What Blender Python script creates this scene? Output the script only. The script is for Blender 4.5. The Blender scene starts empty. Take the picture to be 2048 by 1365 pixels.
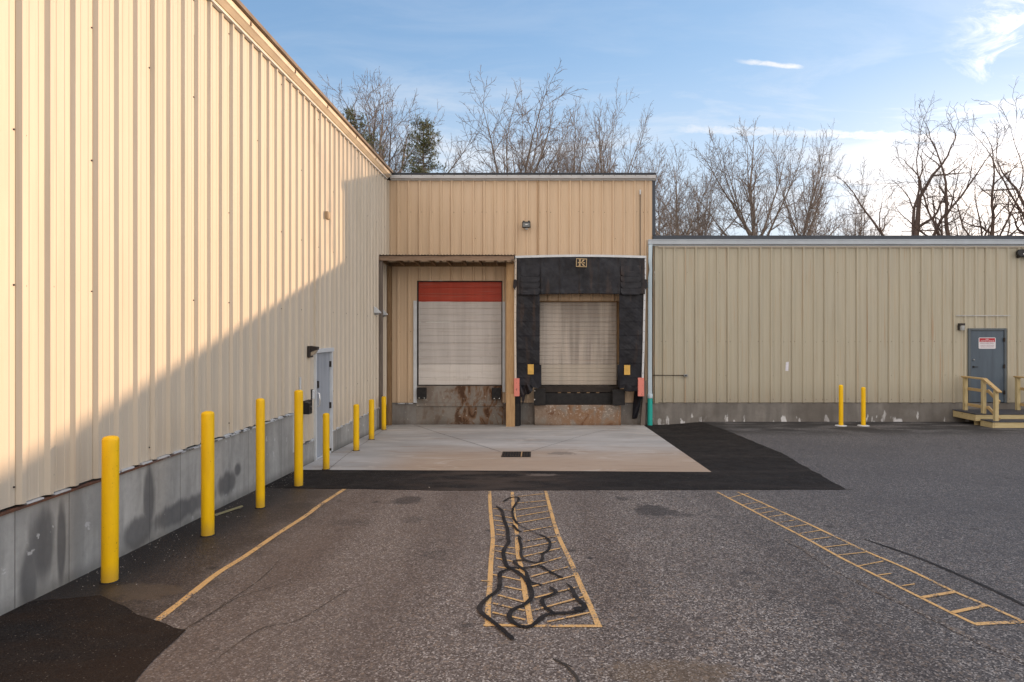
import bpy, bmesh, math, random
from mathutils import Vector, Matrix, noise
random.seed(7)
sc = bpy.context.scene
COL = sc.collection
F = 1294.0; CX = 1072.0; CY = 661.0; HC = 2.68          # lens and eye height of the photograph
YW = 18.33                                              # depth of the dock wall
XL = -4.207                                             # plane of the long left wall
rad = math.radians

# ------------------------------------------------------------------ ground form
def sst(t):
    t = max(0.0, min(1.0, t)); return t*t*(3-2*t)
def g(x, y):
    z = 0.0332*max(0.0, min(YW+12, YW-y))
    return z + 0.085*sst((x-3.5)/1.4)*sst((y-13.0)/4.3)
def P(px, py, Y):
    return Vector(((px-CX)/F*Y, Y, HC+(CY-py)/F*Y))
def G(px, py):
    dx, dz = (px-CX)/F, (CY-py)/F
    t = 10.0
    for _ in range(60):
        z = g(dx*t, t); t2 = (z-HC)/dz
        t = 0.5*t+0.5*t2
    return (dx*t, t)
def LY(px): return -F*XL/(CX-px)
def LZ(px, py): return HC+(CY-py)/(CX-px)*(-XL)

# ------------------------------------------------------------------ mesh builder
class MB:
    def __init__(s): s.v = []; s.f = []; s.sm = []
    def add(s, vs, fs, smooth=False):
        b = len(s.v); s.v += [Vector(v) for v in vs]
        for f in fs: s.f.append([b+i for i in f]); s.sm.append(smooth)
        return s
    def box(s, x0, x1, y0, y1, z0, z1):
        return s.add([(x0,y0,z0),(x1,y0,z0),(x1,y1,z0),(x0,y1,z0),(x0,y0,z1),(x1,y0,z1),(x1,y1,z1),(x0,y1,z1)],
                     [(0,3,2,1),(4,5,6,7),(0,1,5,4),(1,2,6,5),(2,3,7,6),(3,0,4,7)])
    def beam(s, a, b, w, h, up=(0,0,1)):
        a = Vector(a); b = Vector(b); d = (b-a).normalized(); u = Vector(up)
        sx = d.cross(u).normalized(); uu = sx.cross(d).normalized()
        vs = []
        for p in (a, b):
            for i, j in ((-1,-1),(1,-1),(1,1),(-1,1)): vs.append(p+sx*(w/2*i)+uu*(h/2*j))
        return s.add(vs, [(0,1,2,3),(7,6,5,4),(0,4,5,1),(1,5,6,2),(2,6,7,3),(3,7,4,0)])
    def tube(s, path, radii, n=10, cap=True):
        path = [Vector(p) for p in path]; m = len(path)
        if not hasattr(radii, '__len__'): radii = [radii]*m
        vs = []; fs = []; ref = None
        for i, p in enumerate(path):
            d = (path[min(i+1, m-1)]-path[max(i-1, 0)]).normalized()
            if ref is None:
                ref = d.orthogonal().normalized()
            ref = (ref-d*ref.dot(d))
            ref = ref.normalized() if ref.length > 1e-6 else d.orthogonal().normalized()
            e = d.cross(ref)
            for k in range(n):
                a = 2*math.pi*k/n
                vs.append(p+(ref*math.cos(a)+e*math.sin(a))*radii[i])
        for i in range(m-1):
            for k in range(n):
                fs.append((i*n+k, i*n+(k+1)%n, (i+1)*n+(k+1)%n, (i+1)*n+k))
        s.add(vs, fs, True)
        if cap:
            s.add(vs[:n], [tuple(range(n))[::-1]]); s.add(vs[-n:], [tuple(range(n))])
        return s
    def prism(s, pts, d):
        """closed polygon (3d points) pushed along vector d"""
        pts = [Vector(p) for p in pts]; d = Vector(d); n = len(pts)
        fs = [tuple(range(n))[::-1], tuple(range(n, 2*n))]
        for i in range(n): fs.append((i, (i+1)%n, n+(i+1)%n, n+i))
        return s.add(pts+[p+d for p in pts], fs)
    def lathe(s, prof, c, n=20):
        vs = []; fs = []
        for r, z in prof:
            for k in range(n):
                a = 2*math.pi*k/n; vs.append((c[0]+r*math.cos(a), c[1]+r*math.sin(a), c[2]+z))
        for i in range(len(prof)-1):
            for k in range(n): fs.append((i*n+k, i*n+(k+1)%n, (i+1)*n+(k+1)%n, (i+1)*n+k))
        s.add(vs, fs, True)
        s.add(vs[-n:], [tuple(range(n))]); s.add(vs[:n], [tuple(range(n))[::-1]])
        return s

W = {}
def tag(o, label=None, cat=None, group=None, kind=None):
    if label: o['label'] = label
    if cat: o['category'] = cat
    if group: o['group'] = group
    if kind: o['kind'] = kind
    return o
def thing(name, loc, label, cat, group=None):
    o = bpy.data.objects.new(name, None); COL.objects.link(o); o.empty_display_size = .2
    o.location = loc; W[o.name] = Vector(loc)
    return tag(o, label, cat, group)
def build(name, mb, mat, parent=None, loc=None, bevel=0, label=None, cat=None, group=None, kind=None, fixn=True):
    base = W[parent.name] if parent else Vector(loc if loc else (0, 0, 0))
    me = bpy.data.meshes.new(name)
    me.from_pydata([tuple(v-base) for v in mb.v], [], mb.f)
    me.polygons.foreach_set('use_smooth', mb.sm)
    if fixn:
        bm = bmesh.new(); bm.from_mesh(me)
        bmesh.ops.recalc_face_normals(bm, faces=bm.faces); bm.to_mesh(me); bm.free()
    me.materials.append(mat)
    o = bpy.data.objects.new(name, me); COL.objects.link(o)
    if parent: o.parent = parent
    else: o.location = base
    W[o.name] = base
    if bevel:
        m = o.modifiers.new('edge', 'BEVEL'); m.width = bevel; m.segments = 2; m.limit_method = 'ANGLE'; m.angle_limit = rad(40)
    return tag(o, label, cat, group, kind)

def pieces(name, mb, mat, parent, **kw):
    """every loose piece of mb becomes a part of its own"""
    n = len(mb.v); root = list(range(n))
    def find(a):
        while root[a] != a: root[a] = root[root[a]]; a = root[a]
        return a
    for f in mb.f:
        for q in f[1:]: root[find(q)] = find(f[0])
    groups = {}
    for f, sm in zip(mb.f, mb.sm): groups.setdefault(find(f[0]), []).append((f, sm))
    out = []
    for gl in groups.values():
        idx = sorted({i for f, _ in gl for i in f}); mp = {a: b for b, a in enumerate(idx)}
        q = MB(); q.v = [mb.v[i] for i in idx]; q.f = [[mp[i] for i in f] for f, _ in gl]; q.sm = [x for _, x in gl]
        out.append(build(name, q, mat, parent, **kw))
    return out

# ------------------------------------------------------------------ materials
class M:
    def __init__(s, name, rough=.6, metal=0.0, spec=.4):
        s.m = bpy.data.materials.new(name); s.m.use_nodes = True
        s.nt = s.m.node_tree; s.n = s.nt.nodes; s.l = s.nt.links
        s.b = s.n['Principled BSDF']
        s.b.inputs['Roughness'].default_value = rough; s.b.inputs['Metallic'].default_value = metal
        s.b.inputs['Specular IOR Level'].default_value = spec
        s._pos = None
    def pos(s):
        if s._pos is None:
            s._pos = s.n.new('ShaderNodeNewGeometry').outputs['Position']
        return s._pos
    def put(s, sock, v):
        if isinstance(v, (int, float)): sock.default_value = v
        elif isinstance(v, (tuple, list)):
            v = tuple(v)
            sock.default_value = (v+(1,)) if (len(v) == 3 and sock.type == 'RGBA') else v
        else: s.l.new(v, sock)
    def vec(s, scale=(1,1,1), off=(0,0,0), src=None):
        m = s.n.new('ShaderNodeMapping'); s.l.new(src or s.pos(), m.inputs[0])
        m.inputs['Scale'].default_value = scale; m.inputs['Location'].default_value = off
        return m.outputs[0]
    def noise(s, scale=1, detail=4, vec=None, rough=.55, dist=0):
        t = s.n.new('ShaderNodeTexNoise'); s.put(t.inputs['Vector'], vec or s.pos())
        t.inputs['Scale'].default_value = scale; t.inputs['Detail'].default_value = detail
        t.inputs['Roughness'].default_value = rough; t.inputs['Distortion'].default_value = dist
        return t.outputs['Fac']
    def voro(s, scale, vec=None, out='Color', feature='F1'):
        t = s.n.new('ShaderNodeTexVoronoi'); t.feature = feature; s.put(t.inputs['Vector'], vec or s.pos())
        t.inputs['Scale'].default_value = scale
        return t.outputs[out]
    def math(s, op, a, b=0.0, c=None, clamp=False):
        t = s.n.new('ShaderNodeMath'); t.operation = op; t.use_clamp = clamp
        s.put(t.inputs[0], a); s.put(t.inputs[1], b)
        if c is not None: s.put(t.inputs[2], c)
        return t.outputs[0]
    def rng(s, v, a, b, c=0.0, d=1.0, smooth=True):
        t = s.n.new('ShaderNodeMapRange'); t.clamp = True
        if smooth: t.interpolation_type = 'SMOOTHSTEP'
        s.put(t.inputs[0], v)
        for i, q in enumerate((a, b, c, d)): t.inputs[i+1].default_value = q
        return t.outputs[0]
    def mix(s, f, a, b, mode='MIX'):
        t = s.n.new('ShaderNodeMix'); t.data_type = 'RGBA'; t.blend_type = mode
        s.put(t.inputs[0], f); s.put(t.inputs[6], a); s.put(t.inputs[7], b)
        return t.outputs[2]
    def sep(s, src=None):
        t = s.n.new('ShaderNodeSeparateXYZ'); s.l.new(src or s.pos(), t.inputs[0]); return t.outputs
    def bump(s, h, strength=.3, dist=.01):
        t = s.n.new('ShaderNodeBump'); t.inputs['Strength'].default_value = strength; t.inputs['Distance'].default_value = dist
        s.l.new(h, t.inputs['Height']); s.l.new(t.outputs[0], s.b.inputs['Normal']); return t
    def color(s, c): s.put(s.b.inputs['Base Color'], c); return s
    def rough(s, v): s.put(s.b.inputs['Roughness'], v); return s
    def done(s): return s.m

def plain(name, c, rough=.5, metal=0, var=.12, scale=6, spec=.4):
    m = M(name, rough, metal, spec)
    n = m.noise(scale, 4)
    d = tuple(x*(1-var*2) for x in c)
    m.color(m.mix(n, d, tuple(min(1, x*(1+var)) for x in c)))
    m.rough(m.rng(m.noise(scale*2, 3), .3, .7, max(0, rough-.1), min(1, rough+.12)))
    return m.done()

def panel_mat(name, c, axis, dirty=.5, warm=(.42,.25,.12)):
    m = M(name, .42, 0, .45)
    stretch = (1, 1, .06)
    s1 = m.noise(9, 5, m.vec((1.0,1.0,.05)))
    s2 = m.noise(1.1, 3, m.vec((1,1,.5)))
    s3 = m.noise(30, 3, m.vec((1,1,.03)))
    xyz = m.sep(); u = xyz[axis]
    cell = m.math('FLOOR', m.math('DIVIDE', u, .9144))
    wn = m.n.new('ShaderNodeTexWhiteNoise'); wn.noise_dimensions = '1D'; m.l.new(cell, wn.inputs['W'])
    col = m.mix(m.rng(s1, .3, .75), c, tuple(x*.88 for x in c))
    col = m.mix(m.math('MULTIPLY', m.rng(s2, .35, .7), .3), col, tuple(x*y for x, y in zip(c, (.93,.96,1.03))))
    col = m.mix(m.math('MULTIPLY', wn.outputs['Value'], .22), col, tuple(x*.86 for x in c))
    col = m.mix(m.math('MULTIPLY', m.rng(s3, .56, .72), .28*dirty), col, warm)
    # grime splashed up from the base and rust runs
    low = m.rng(m.math('ADD', xyz[2], m.math('MULTIPLY', s1, .5)), .85, 1.6, 1, 0)
    col = m.mix(m.math('MULTIPLY', low, .25*dirty), col, (.2,.16,.12))
    runs = m.rng(m.noise(14, 2, m.vec((1,1,.02), (3,5,1))), .66, .74)
    col = m.mix(m.math('MULTIPLY', runs, .5*dirty), col, (.36,.2,.1))
    m.color(col)
    m.rough(m.rng(s1, .2, .8, .38, .6))
    m.bump(m.math('ADD', m.noise(2.2, 2, m.vec((1,1,.5))), m.math('MULTIPLY', m.noise(60, 2), .02)), .3, .035)
    return m.done()

def concrete_mat(name, base, kind):
    m = M(name, .85, 0, .25)
    xyz = m.sep()
    n1 = m.noise(1.3, 6); n2 = m.noise(14, 5); n3 = m.noise(90, 3); st = m.noise(6, 5, m.vec((1,1,.12)))
    col = m.mix(m.rng(n1, .3, .72), tuple(x*.78 for x in base), tuple(x*1.12 for x in base))
    col = m.mix(m.math('MULTIPLY', m.rng(n2, .4, .7), .35), col, tuple(x*.72 for x in base))
    col = m.mix(m.math('MULTIPLY', m.rng(n3, .55, .75), .3), col, tuple(x*.6 for x in base))
    h = m.math('ADD', m.math('MULTIPLY', n2, .4), m.math('MULTIPLY', n3, .25))
    if kind in ('left', 'rear', 'right'):
        col = m.mix(m.math('MULTIPLY', m.rng(st, .42, .7), .55), col, tuple(x*.6 for x in base))
        col = m.mix(m.math('MULTIPLY', m.rng(m.noise(4, 4, m.vec((1,1,.2), (9,2,4))), .55, .78), .4), col, tuple(min(1, x*1.5) for x in base))
    if kind == 'left':
        y, z = xyz[1], xyz[2]
        # form joints every 0.61 m
        fr = m.math('FRACT', m.math('DIVIDE', m.math('ADD', y, -5.21+6.05), .605))
        ln = m.rng(m.math('ABSOLUTE', m.math('SUBTRACT', fr, .5)), .485, .497)
        col = m.mix(m.math('MULTIPLY', ln, .5), col, (.08,.075,.07))
        h = m.math('SUBTRACT', h, m.math('MULTIPLY', ln, .8))
        def blob(y0, z0, ry, rz, soft=.45, ns=.55):
            dy = m.math('DIVIDE', m.math('SUBTRACT', y, y0), ry); dz = m.math('DIVIDE', m.math('SUBTRACT', z, z0), rz)
            r = m.math('SQRT', m.math('ADD', m.math('MULTIPLY', dy, dy), m.math('MULTIPLY', dz, dz)))
            r = m.math('ADD', r, m.math('MULTIPLY', m.math('SUBTRACT', st, .5), ns*2))
            return m.rng(r, 1-soft, 1.05, 1, 0)
        bl = blob(5.5, .86, .17, .42)
        for a in ((5.72,.8,.07,.45),(5.35,.6,.12,.35),(7.02,.85,.13,.42),(6.85,.55,.35,.2),(7.7,.55,.8,.16),(8.8,.6,.3,.2),(9.1,.72,.12,.12)):
            bl = m.math('MAXIMUM', bl, blob(*a))
        col = m.mix(m.math('MULTIPLY', bl, .72), col, (.07,.07,.075))
        wh = m.rng(m.noise(7, 3, m.vec((1,1,1), (2,8,3))), .69, .73)
        col = m.mix(m.math('MULTIPLY', wh, .6), col, (.62,.62,.62))
        gr = m.rng(m.math('SUBTRACT', z, m.math('MULTIPLY', m.math('SUBTRACT', YW, y), .0332)), .0, .16, 1, 0)
        col = m.mix(m.math('MULTIPLY', gr, .5), col, (.1,.095,.085))
    if kind == 'right':
        ef = m.rng(m.math('ADD', m.noise(5, 5, m.vec((1,1,.35), (1,1,7))), m.math('MULTIPLY', m.rng(xyz[2], .1, .5, .12, 0), 1)), .68, .74)
        col = m.mix(m.math('MULTIPLY', ef, .75), col, (.75,.75,.75))
        col = m.mix(m.math('MULTIPLY', m.rng(m.noise(.9, 4), .45, .6), .45), col, (.11,.095,.08))
    if kind == 'dock2':
        rs = m.noise(2.6, 6, m.vec((1,1,.7), (4,4,2)), .62, .8)
        x = xyz[0]
        col = m.mix(m.math('MULTIPLY', m.rng(rs, .38, .55), m.rng(x, .1, 1.1, .35, .85)), col, (.25,.14,.075))
        col = m.mix(m.math('MULTIPLY', m.rng(rs, .56, .66), .7), col, (.13,.05,.02))
        col = m.mix(m.math('MULTIPLY', m.rng(m.noise(16, 6, None, .75), .56, .62), m.rng(xyz[2], .15, .4, .2, .8)), col, (.55,.5,.44))
        col = m.mix(m.math('MULTIPLY', m.rng(m.math('ADD', xyz[2], m.math('MULTIPLY', n1, .2)), .08, .22, 1, 0), .55), col, (.06,.04,.03))
    if kind in ('dock', 'rear'):
        rs = m.noise(4.5, 6, m.vec((1,1,.45), (4,4,2)), .6, .6)
        x = xyz[0]
        zone = m.rng(m.math('ABSOLUTE', m.math('ADD', x, 1.45)), .5, 1.5, 1, .25)
        amt = 1.0 if kind == 'dock' else .55
        col = m.mix(m.math('MULTIPLY', m.rng(rs, .43, .56), m.math('MULTIPLY', zone, .85*amt)), col, (.17,.085,.04))
        col = m.mix(m.math('MULTIPLY', m.rng(rs, .54, .62), m.math('MULTIPLY', zone, .85*amt)), col, (.06,.028,.015))
        col = m.mix(m.math('MULTIPLY', m.rng(m.noise(9, 6, None, .7), .6, .66), .5), col, (.6,.56,.5))
        # wet black-brown band low down
        col = m.mix(m.math('MULTIPLY', m.rng(m.math('ADD', xyz[2], m.math('MULTIPLY', n1, .2)), .1, .25, 1, 0), .4), col, (.08,.06,.045))
    m.color(col)
    m.bump(h, .5, .01)
    return m.done()

def aggregate(m, contrast=1.0):
    """mixed stone and binder colours of worn asphalt -> (colour, height)"""
    v = m.voro(92, None, 'Color'); d = m.voro(92, None, 'Distance')
    sp = m.n.new('ShaderNodeSeparateColor'); m.l.new(v, sp.inputs[0])
    big = m.voro(48, m.vec((1,1,1),(3,1,0)), 'Color'); sb = m.n.new('ShaderNodeSeparateColor'); m.l.new(big, sb.inputs[0])
    n = m.noise(230, 2)
    c = m.mix(m.rng(sp.outputs[0], .12, .75), (.016,.014,.013), (.215,.193,.18))
    c = m.mix(m.rng(sp.outputs[1], .76, .86), c, (.58,.535,.49))
    c = m.mix(m.math('MULTIPLY', m.rng(sb.outputs[0], .55, .75), .6), c, (.06,.054,.052))
    c = m.mix(m.math('MULTIPLY', m.rng(sb.outputs[1], .86, .93), .8), c, (.3,.235,.18))
    c = m.mix(m.math('MULTIPLY', m.rng(n, .5, .7), .35), c, (.03,.028,.028))
    # patchy traffic wear in broad soft areas
    w = m.noise(.55, 5, None, .6, .4)
    c = m.mix(m.math('MULTIPLY', m.rng(w, .35, .7), .35), c, (.075,.065,.06))
    w2 = m.noise(7, 4, None, .6)
    c = m.mix(m.math('MULTIPLY', m.rng(w2, .5, .75), .25), c, (.05,.044,.04))
    return c, m.math('ADD', m.math('MULTIPLY', m.math('SUBTRACT', 1, d), .5), m.math('MULTIPLY', n, .3))

def asphalt_mat():
    m = M('worn_asphalt', .8, 0, .35)
    c, h = aggregate(m)
    xyz = m.sep(); x, y = xyz[0], xyz[1]
    dn = m.noise(2.2, 5, None, .6); dn2 = m.noise(9, 5, None, .65)
    # sealed, grimy strip that runs along the foot of the left wall
    e = m.math('ADD', x, m.math('MULTIPLY', m.math('SUBTRACT', dn, .5), 1.1))
    strip = m.math('MULTIPLY', m.rng(e, -3.3, -2.55, 1, 0), m.rng(dn2, .3, .5, .82, 1))
    # brown mud film on the left lane
    mud = m.math('MULTIPLY', m.math('MULTIPLY', m.rng(m.math('ADD', x, m.math('MULTIPLY', dn, 1.6)), -1.6, .3, 1, 0), m.rng(x, -3.1, -2.4, .15, 1)), m.rng(m.noise(.8, 5, m.vec((1,.5,1),(5,0,0)), .6), .38, .62))
    c = m.mix(m.math('MULTIPLY', mud, .45), c, (.065,.04,.028))
    c = m.mix(m.math('MULTIPLY', m.rng(m.math('ADD', x, m.math('MULTIPLY', dn, 2)), -1.5, 4.5, 1, 0), .40), c, (.235,.17,.13))  # warm sun reflection and wall bounce painted into the left asphalt colour
    c = m.mix(m.math('MULTIPLY', strip, .97), c, m.mix(1.0, c, (.30,.27,.26), 'MULTIPLY'))
    edge = m.rng(m.math('ADD', x, m.math('MULTIPLY', m.math('SUBTRACT', dn2, .5), .5)), -3.85, -3.3, 1, 0)
    c = m.mix(m.math('MULTIPLY', edge, .75), c, (.011,.010,.010))
    # darker polished wheel lanes leading to each dock
    def lane(cx_, w_):
        q = m.math('ABSOLUTE', m.math('SUBTRACT', m.math('ADD', x, m.math('MULTIPLY', m.math('SUBTRACT', dn, .5), .35)), cx_))
        return m.rng(q, w_*.3, w_, 1, 0)
    ln = m.math('MAXIMUM', m.math('MAXIMUM', lane(-2.35, .5), lane(-1.1, .4)), m.math('MAXIMUM', lane(.75, .45), lane(2.4, .5)))
    c = m.mix(m.math('MULTIPLY', ln, m.rng(m.noise(1.2, 5, m.vec((2,.4,1))), .3, .65, 0, .42)), c, m.mix(1.0, c, (.55,.5,.48), 'MULTIPLY'))
    c = m.mix(m.math('MULTIPLY', m.rng(x, .8, 5.5), .55), c, (.066,.068,.076))  # dimmer light on the right side painted in as a cool dark tone
    # fine cracks
    cr = m.voro(.9, m.vec((1,.7,1)), 'Distance', 'DISTANCE_TO_EDGE') if False else None
    def spot(px, py, rx, ry, k=.6):
        X, Y = G(px, py)
        dx = m.math('DIVIDE', m.math('SUBTRACT', x, X), rx); dy = m.math('DIVIDE', m.math('SUBTRACT', y, Y), ry)
        r = m.math('SQRT', m.math('ADD', m.math('MULTIPLY', dx, dx), m.math('MULTIPLY', dy, dy)))
        r = m.math('ADD', r, m.math('MULTIPLY', m.math('SUBTRACT', dn2, .5), 1.3))
        return m.math('MULTIPLY', m.rng(r, .62, 1.05, 1, 0), k)
    sp = spot(814, 1001, .22, .3)
    for a in ((595,1012,.25,.2,.4),(826,1040,.14,.2,.35),(1246,998,.12,.14,.5),(1308,1022,.28,.38,.65),(1345,1026,.12,.2,.5),(1375,1030,.1,.1,.5),
              (1434,1034,.1,.1,.3),(1518,1158,.06,.06,.5),(1548,1184,.06,.05,.4),(1492,1146,.07,.06,.4),(1665,1205,.07,.06,.4),(1620,1235,.06,.05,.4),
              (1180,1117,.04,.04,.9),(870,1108,.16,.16,.3),(1665,1268,.07,.05,.4),(700,1045,.3,.2,.25)):
        sp = m.math('MAXIMUM', sp, spot(*a))
    c = m.mix(sp, c, (.018,.015,.014))
    # scattered oil drips
    dv = m.n.new('ShaderNodeTexVoronoi'); dv.inputs['Scale'].default_value = 2.3; dv.inputs['Randomness'].default_value = 1.0
    m.l.new(m.vec((1,1,0)), dv.inputs['Vector'])
    dc = m.n.new('ShaderNodeSeparateColor'); m.l.new(dv.outputs['Color'], dc.inputs[0])
    dr_ = m.math('ADD', dv.outputs['Distance'], m.math('MULTIPLY', m.math('SUBTRACT', m.noise(26, 3), .5), .12))
    drip = m.math('MULTIPLY', m.rng(dr_, .06, .17, 1, 0), m.rng(dc.outputs[0], .66, .72, 0, .62))
    c = m.mix(drip, c, (.02,.017,.015))
    dark = m.math('MULTIPLY', m.rng(y, 15.2, 16.6), m.rng(m.noise(2, 5, m.vec((.5,1,1))), .34, .56))
    c = m.mix(m.math('MULTIPLY', dark, .85), c, (.022,.021,.021))
    tan = spot(1340, 1345, .5, .2, .4)
    c = m.mix(tan, c, (.16,.11,.06))
    tan = m.math('MAXIMUM', spot(300, 1185, .3, .22, .6), spot(255, 1180, .2, .2, .5))
    c = m.mix(tan, c, (.12,.085,.055))
    m.color(c)
    m.rough(m.rng(m.math('MAXIMUM', strip, sp), 0, 1, .82, .55))
    m.bump(h, .7, .006)
    return m.done()

def paint_mat():
    m = M('worn_orange_paint', .7, 0, .3)
    c, h = aggregate(m)
    w = m.math('ADD', m.noise(45, 5, None, .7), m.math('MULTIPLY', m.math('SUBTRACT', m.noise(3.5, 3), .5), .6))
    k = m.rng(w, .38, .46, 0, .96)
    pc = m.mix(m.noise(8, 4), (.88,.55,.215), (.78,.45,.16))
    k2 = m.math('MULTIPLY', k, m.rng(m.voro(92, None, 'Distance'), .15, .75, 1, .75))
    m.color(m.mix(k2, c, pc)); m.bump(h, .5, .005)
    return m.done()
def faded_mat():
    m = M('faded_line', .8, 0, .3)
    c, h = aggregate(m)
    k = m.rng(m.math('ADD', m.noise(30, 5, None, .7), m.math('MULTIPLY', m.noise(2, 3), .4)), .66, .84, 0, .42)
    m.color(m.mix(k, c, (.15,.1,.06))); m.bump(h, .6, .005)
    return m.done()
def tar_mat(name='tar', c0=(.013,.011,.010), c1=(.036,.030,.027)):
    m = M(name, .7, 0, .25)
    n = m.noise(30, 5)
    c = m.mix(m.rng(m.noise(3, 5), .4, .7), c0, c1)
    c = m.mix(m.math('MULTIPLY', m.rng(m.voro(150, None, 'Distance'), .05, .2, 1, 0), .2), c, (.22,.2,.18))
    m.color(c)
    m.rough(m.rng(n, .3, .7, .6, .85)); m.bump(m.math('ADD', n, m.noise(200, 2)), .4, .004)
    return m.done()
def newasph_mat(name, warm):
    m = M(name, .85, 0, .15)
    v = m.voro(130, None, 'Color'); sp = m.n.new('ShaderNodeSeparateColor'); m.l.new(v, sp.inputs[0])
    c = m.mix(m.rng(sp.outputs[0], 0, 1), (.009,.008,.008), (.03,.027,.026))
    c = m.mix(m.rng(sp.outputs[1], .985, .995), c, (.16,.14,.12))
    xyz = m.sep()
    if warm:
        c = m.mix(m.math('MULTIPLY', m.rng(m.noise(1.3, 5, m.vec((.5,1,1)), .6), .35, .65), .5), c, (.04,.022,.012))
    else:
        # dust tracked over the middle of the new strip
        cen = m.math('MULTIPLY', m.rng(m.math('ABSOLUTE', m.math('ADD', xyz[0], .7)), .2, 2.2, 1, 0), m.rng(m.noise(3, 5, m.vec((.4,1,1))), .35, .65))
        c = m.mix(m.math('MULTIPLY', cen, .6), c, (.1,.075,.06))
        c = m.mix(m.math('MULTIPLY', m.rng(m.noise(2.5, 5, m.vec((.3,1,1),(8,0,0))), .45, .75), .35), c, (.06,.05,.045))
        wx = spotless(m, xyz, 1085, 951, .32, .12)
        c = m.mix(m.math('MULTIPLY', wx, .8), c, (.17,.14,.12))
    m.color(c); m.rough(m.rng(m.noise(4, 4), .3, .7, .75, .95))
    m.bump(m.voro(130, None, 'Distance'), .35, .004)
    return m.done()
def spotless(m, xyz, px, py, rx, ry):
    X, Y = G(px, py)
    dx = m.math('DIVIDE', m.math('SUBTRACT', xyz[0], X), rx); dy = m.math('DIVIDE', m.math('SUBTRACT', xyz[1], Y), ry)
    r = m.math('SQRT', m.math('ADD', m.math('MULTIPLY', dx, dx), m.math('MULTIPLY', dy, dy)))
    r = m.math('ADD', r, m.math('MULTIPLY', m.math('SUBTRACT', m.noise(12, 5), .5), 1.6))
    return m.rng(r, .55, 1.0, 1, 0)
def slab_mat():
    m = M('pale_concrete', .8, 0, .3)
    xyz = m.sep(); x, y = xyz[0], xyz[1]
    n1 = m.noise(1.1, 6, m.vec((.35,1,1)), .6); n2 = m.noise(8, 5, m.vec((.5,1,1))); n3 = m.noise(70, 3)
    c = m.mix(m.rng(n1, .3, .7), (.36,.352,.34), (.50,.49,.475))
    front = m.math('MULTIPLY', m.rng(m.math('ADD', y, m.math('MULTIPLY', n1, 2.2)), 13.2, 16.0, 1, 0), m.rng(x, -3.4, -2.0))
    c = m.mix(m.math('MULTIPLY', front, .72), c, (.42,.29,.185))
    tr = m.rng(m.noise(3.2, 5, m.vec((.22,1.4,1),(6,2,0)), .6, .5), .5, .68)
    c = m.mix(m.math('MULTIPLY', tr, .42), c, (.30,.215,.15))
    wipe = m.rng(m.noise(1.6, 4, m.vec((.6,1,1),(2,9,0)), .6, 1.2), .56, .66)
    c = m.mix(m.math('MULTIPLY', wipe, .28), c, (.66,.62,.56))
    c = m.mix(m.math('MULTIPLY', m.rng(n2, .5, .75), .18), c, (.25,.22,.2))
    c = m.mix(m.math('MULTIPLY', m.rng(n3, .62, .72), .3), c, (.2,.18,.17))
    sp = spotless(m, xyz, 1122, 908, .35, .22)
    c = m.mix(m.math('MULTIPLY', sp, .5), c, (.12,.11,.1))
    c = m.mix(m.math('MULTIPLY', m.rng(y, 17.4, 18.2), m.math('MULTIPLY', m.rng(n2, .3, .6), .45)), c, (.16,.13,.1))
    m.color(c); m.bump(m.math('ADD', n3, m.math('MULTIPLY', n2, .5)), .25, .005)
    return m.done()
def bollard_mat():
    m = M('yellow_sleeve', .42, 0, .28)
    xyz = m.sep()
    n = m.noise(14, 4, m.vec((1,1,.25)))
    c = m.mix(m.rng(n, .35, .7), (.90,.545,.006), (.82,.48,.005))
    c = m.mix(m.math('MULTIPLY', m.rng(m.noise(60, 3), .68, .74), .6), c, (.12,.07,.02))
    c = m.mix(m.math('MULTIPLY', m.rng(m.noise(3, 4, m.vec((3,3,.4))), .55, .75), .3), c, (.45,.27,.03))
    c = m.mix(m.math('MULTIPLY', m.rng(m.noise(9, 5, m.vec((1,1,3),(2,2,2)), .75), .66, .71), .55), c, (.16,.12,.07))
    hgt = m.math('SUBTRACT', xyz[2], m.math('MULTIPLY', m.math('SUBTRACT', YW, xyz[1]), .0332))
    c = m.mix(m.math('MULTIPLY', m.rng(m.math('ADD', hgt, m.math('MULTIPLY', n, .15)), .08, .28, 1, 0), .5), c, (.30,.19,.06))
    m.color(c); m.rough(m.rng(n, .3, .7, .3, .5))
    return m.done()
def wood_mat(name, c, c2, axis='z', rough=.7):
    m = M(name, rough, 0, .3)
    s = {'x': (1.2,16,16), 'y': (16,1.2,16), 'z': (16,16,1.2)}[axis]
    n = m.noise(2.2, 6, m.vec(s), .6, 1.0)
    col = m.mix(m.rng(n, .3, .72), c, c2)
    kn = m.voro(2.6, m.vec(tuple(.4+q*.06 for q in s)), 'Distance')
    col = m.mix(m.rng(kn, .05, .11, .75, 0), col, tuple(x*.25 for x in c))
    m.color(col); m.bump(n, .35, .004)
    return m.done()
def section_mat(name, c, dirt):
    m = M(name, .5, 0, .4)
    s = m.noise(3.2, 5, m.vec((1,1,.06), (2,0,0)), .6); n = m.noise(5, 5); f = m.noise(24, 3, m.vec((1,1,.04)))
    h = m.noise(6, 4, m.vec((.15,1,6)))
    col = m.mix(m.rng(s, .38, .62), tuple(x*(1-dirt) for x in c), c)
    col = m.mix(m.math('MULTIPLY', m.rng(f, .5, .7), .25), col, tuple(x*.72 for x in c))
    col = m.mix(m.math('MULTIPLY', m.rng(h, .5, .75), .25+dirt*.5), col, (.3,.22,.16))
    col = m.mix(m.math('MULTIPLY', m.rng(n, .6, .75), .25), col, (.25,.2,.16))
    m.color(col); return m.done()
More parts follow.
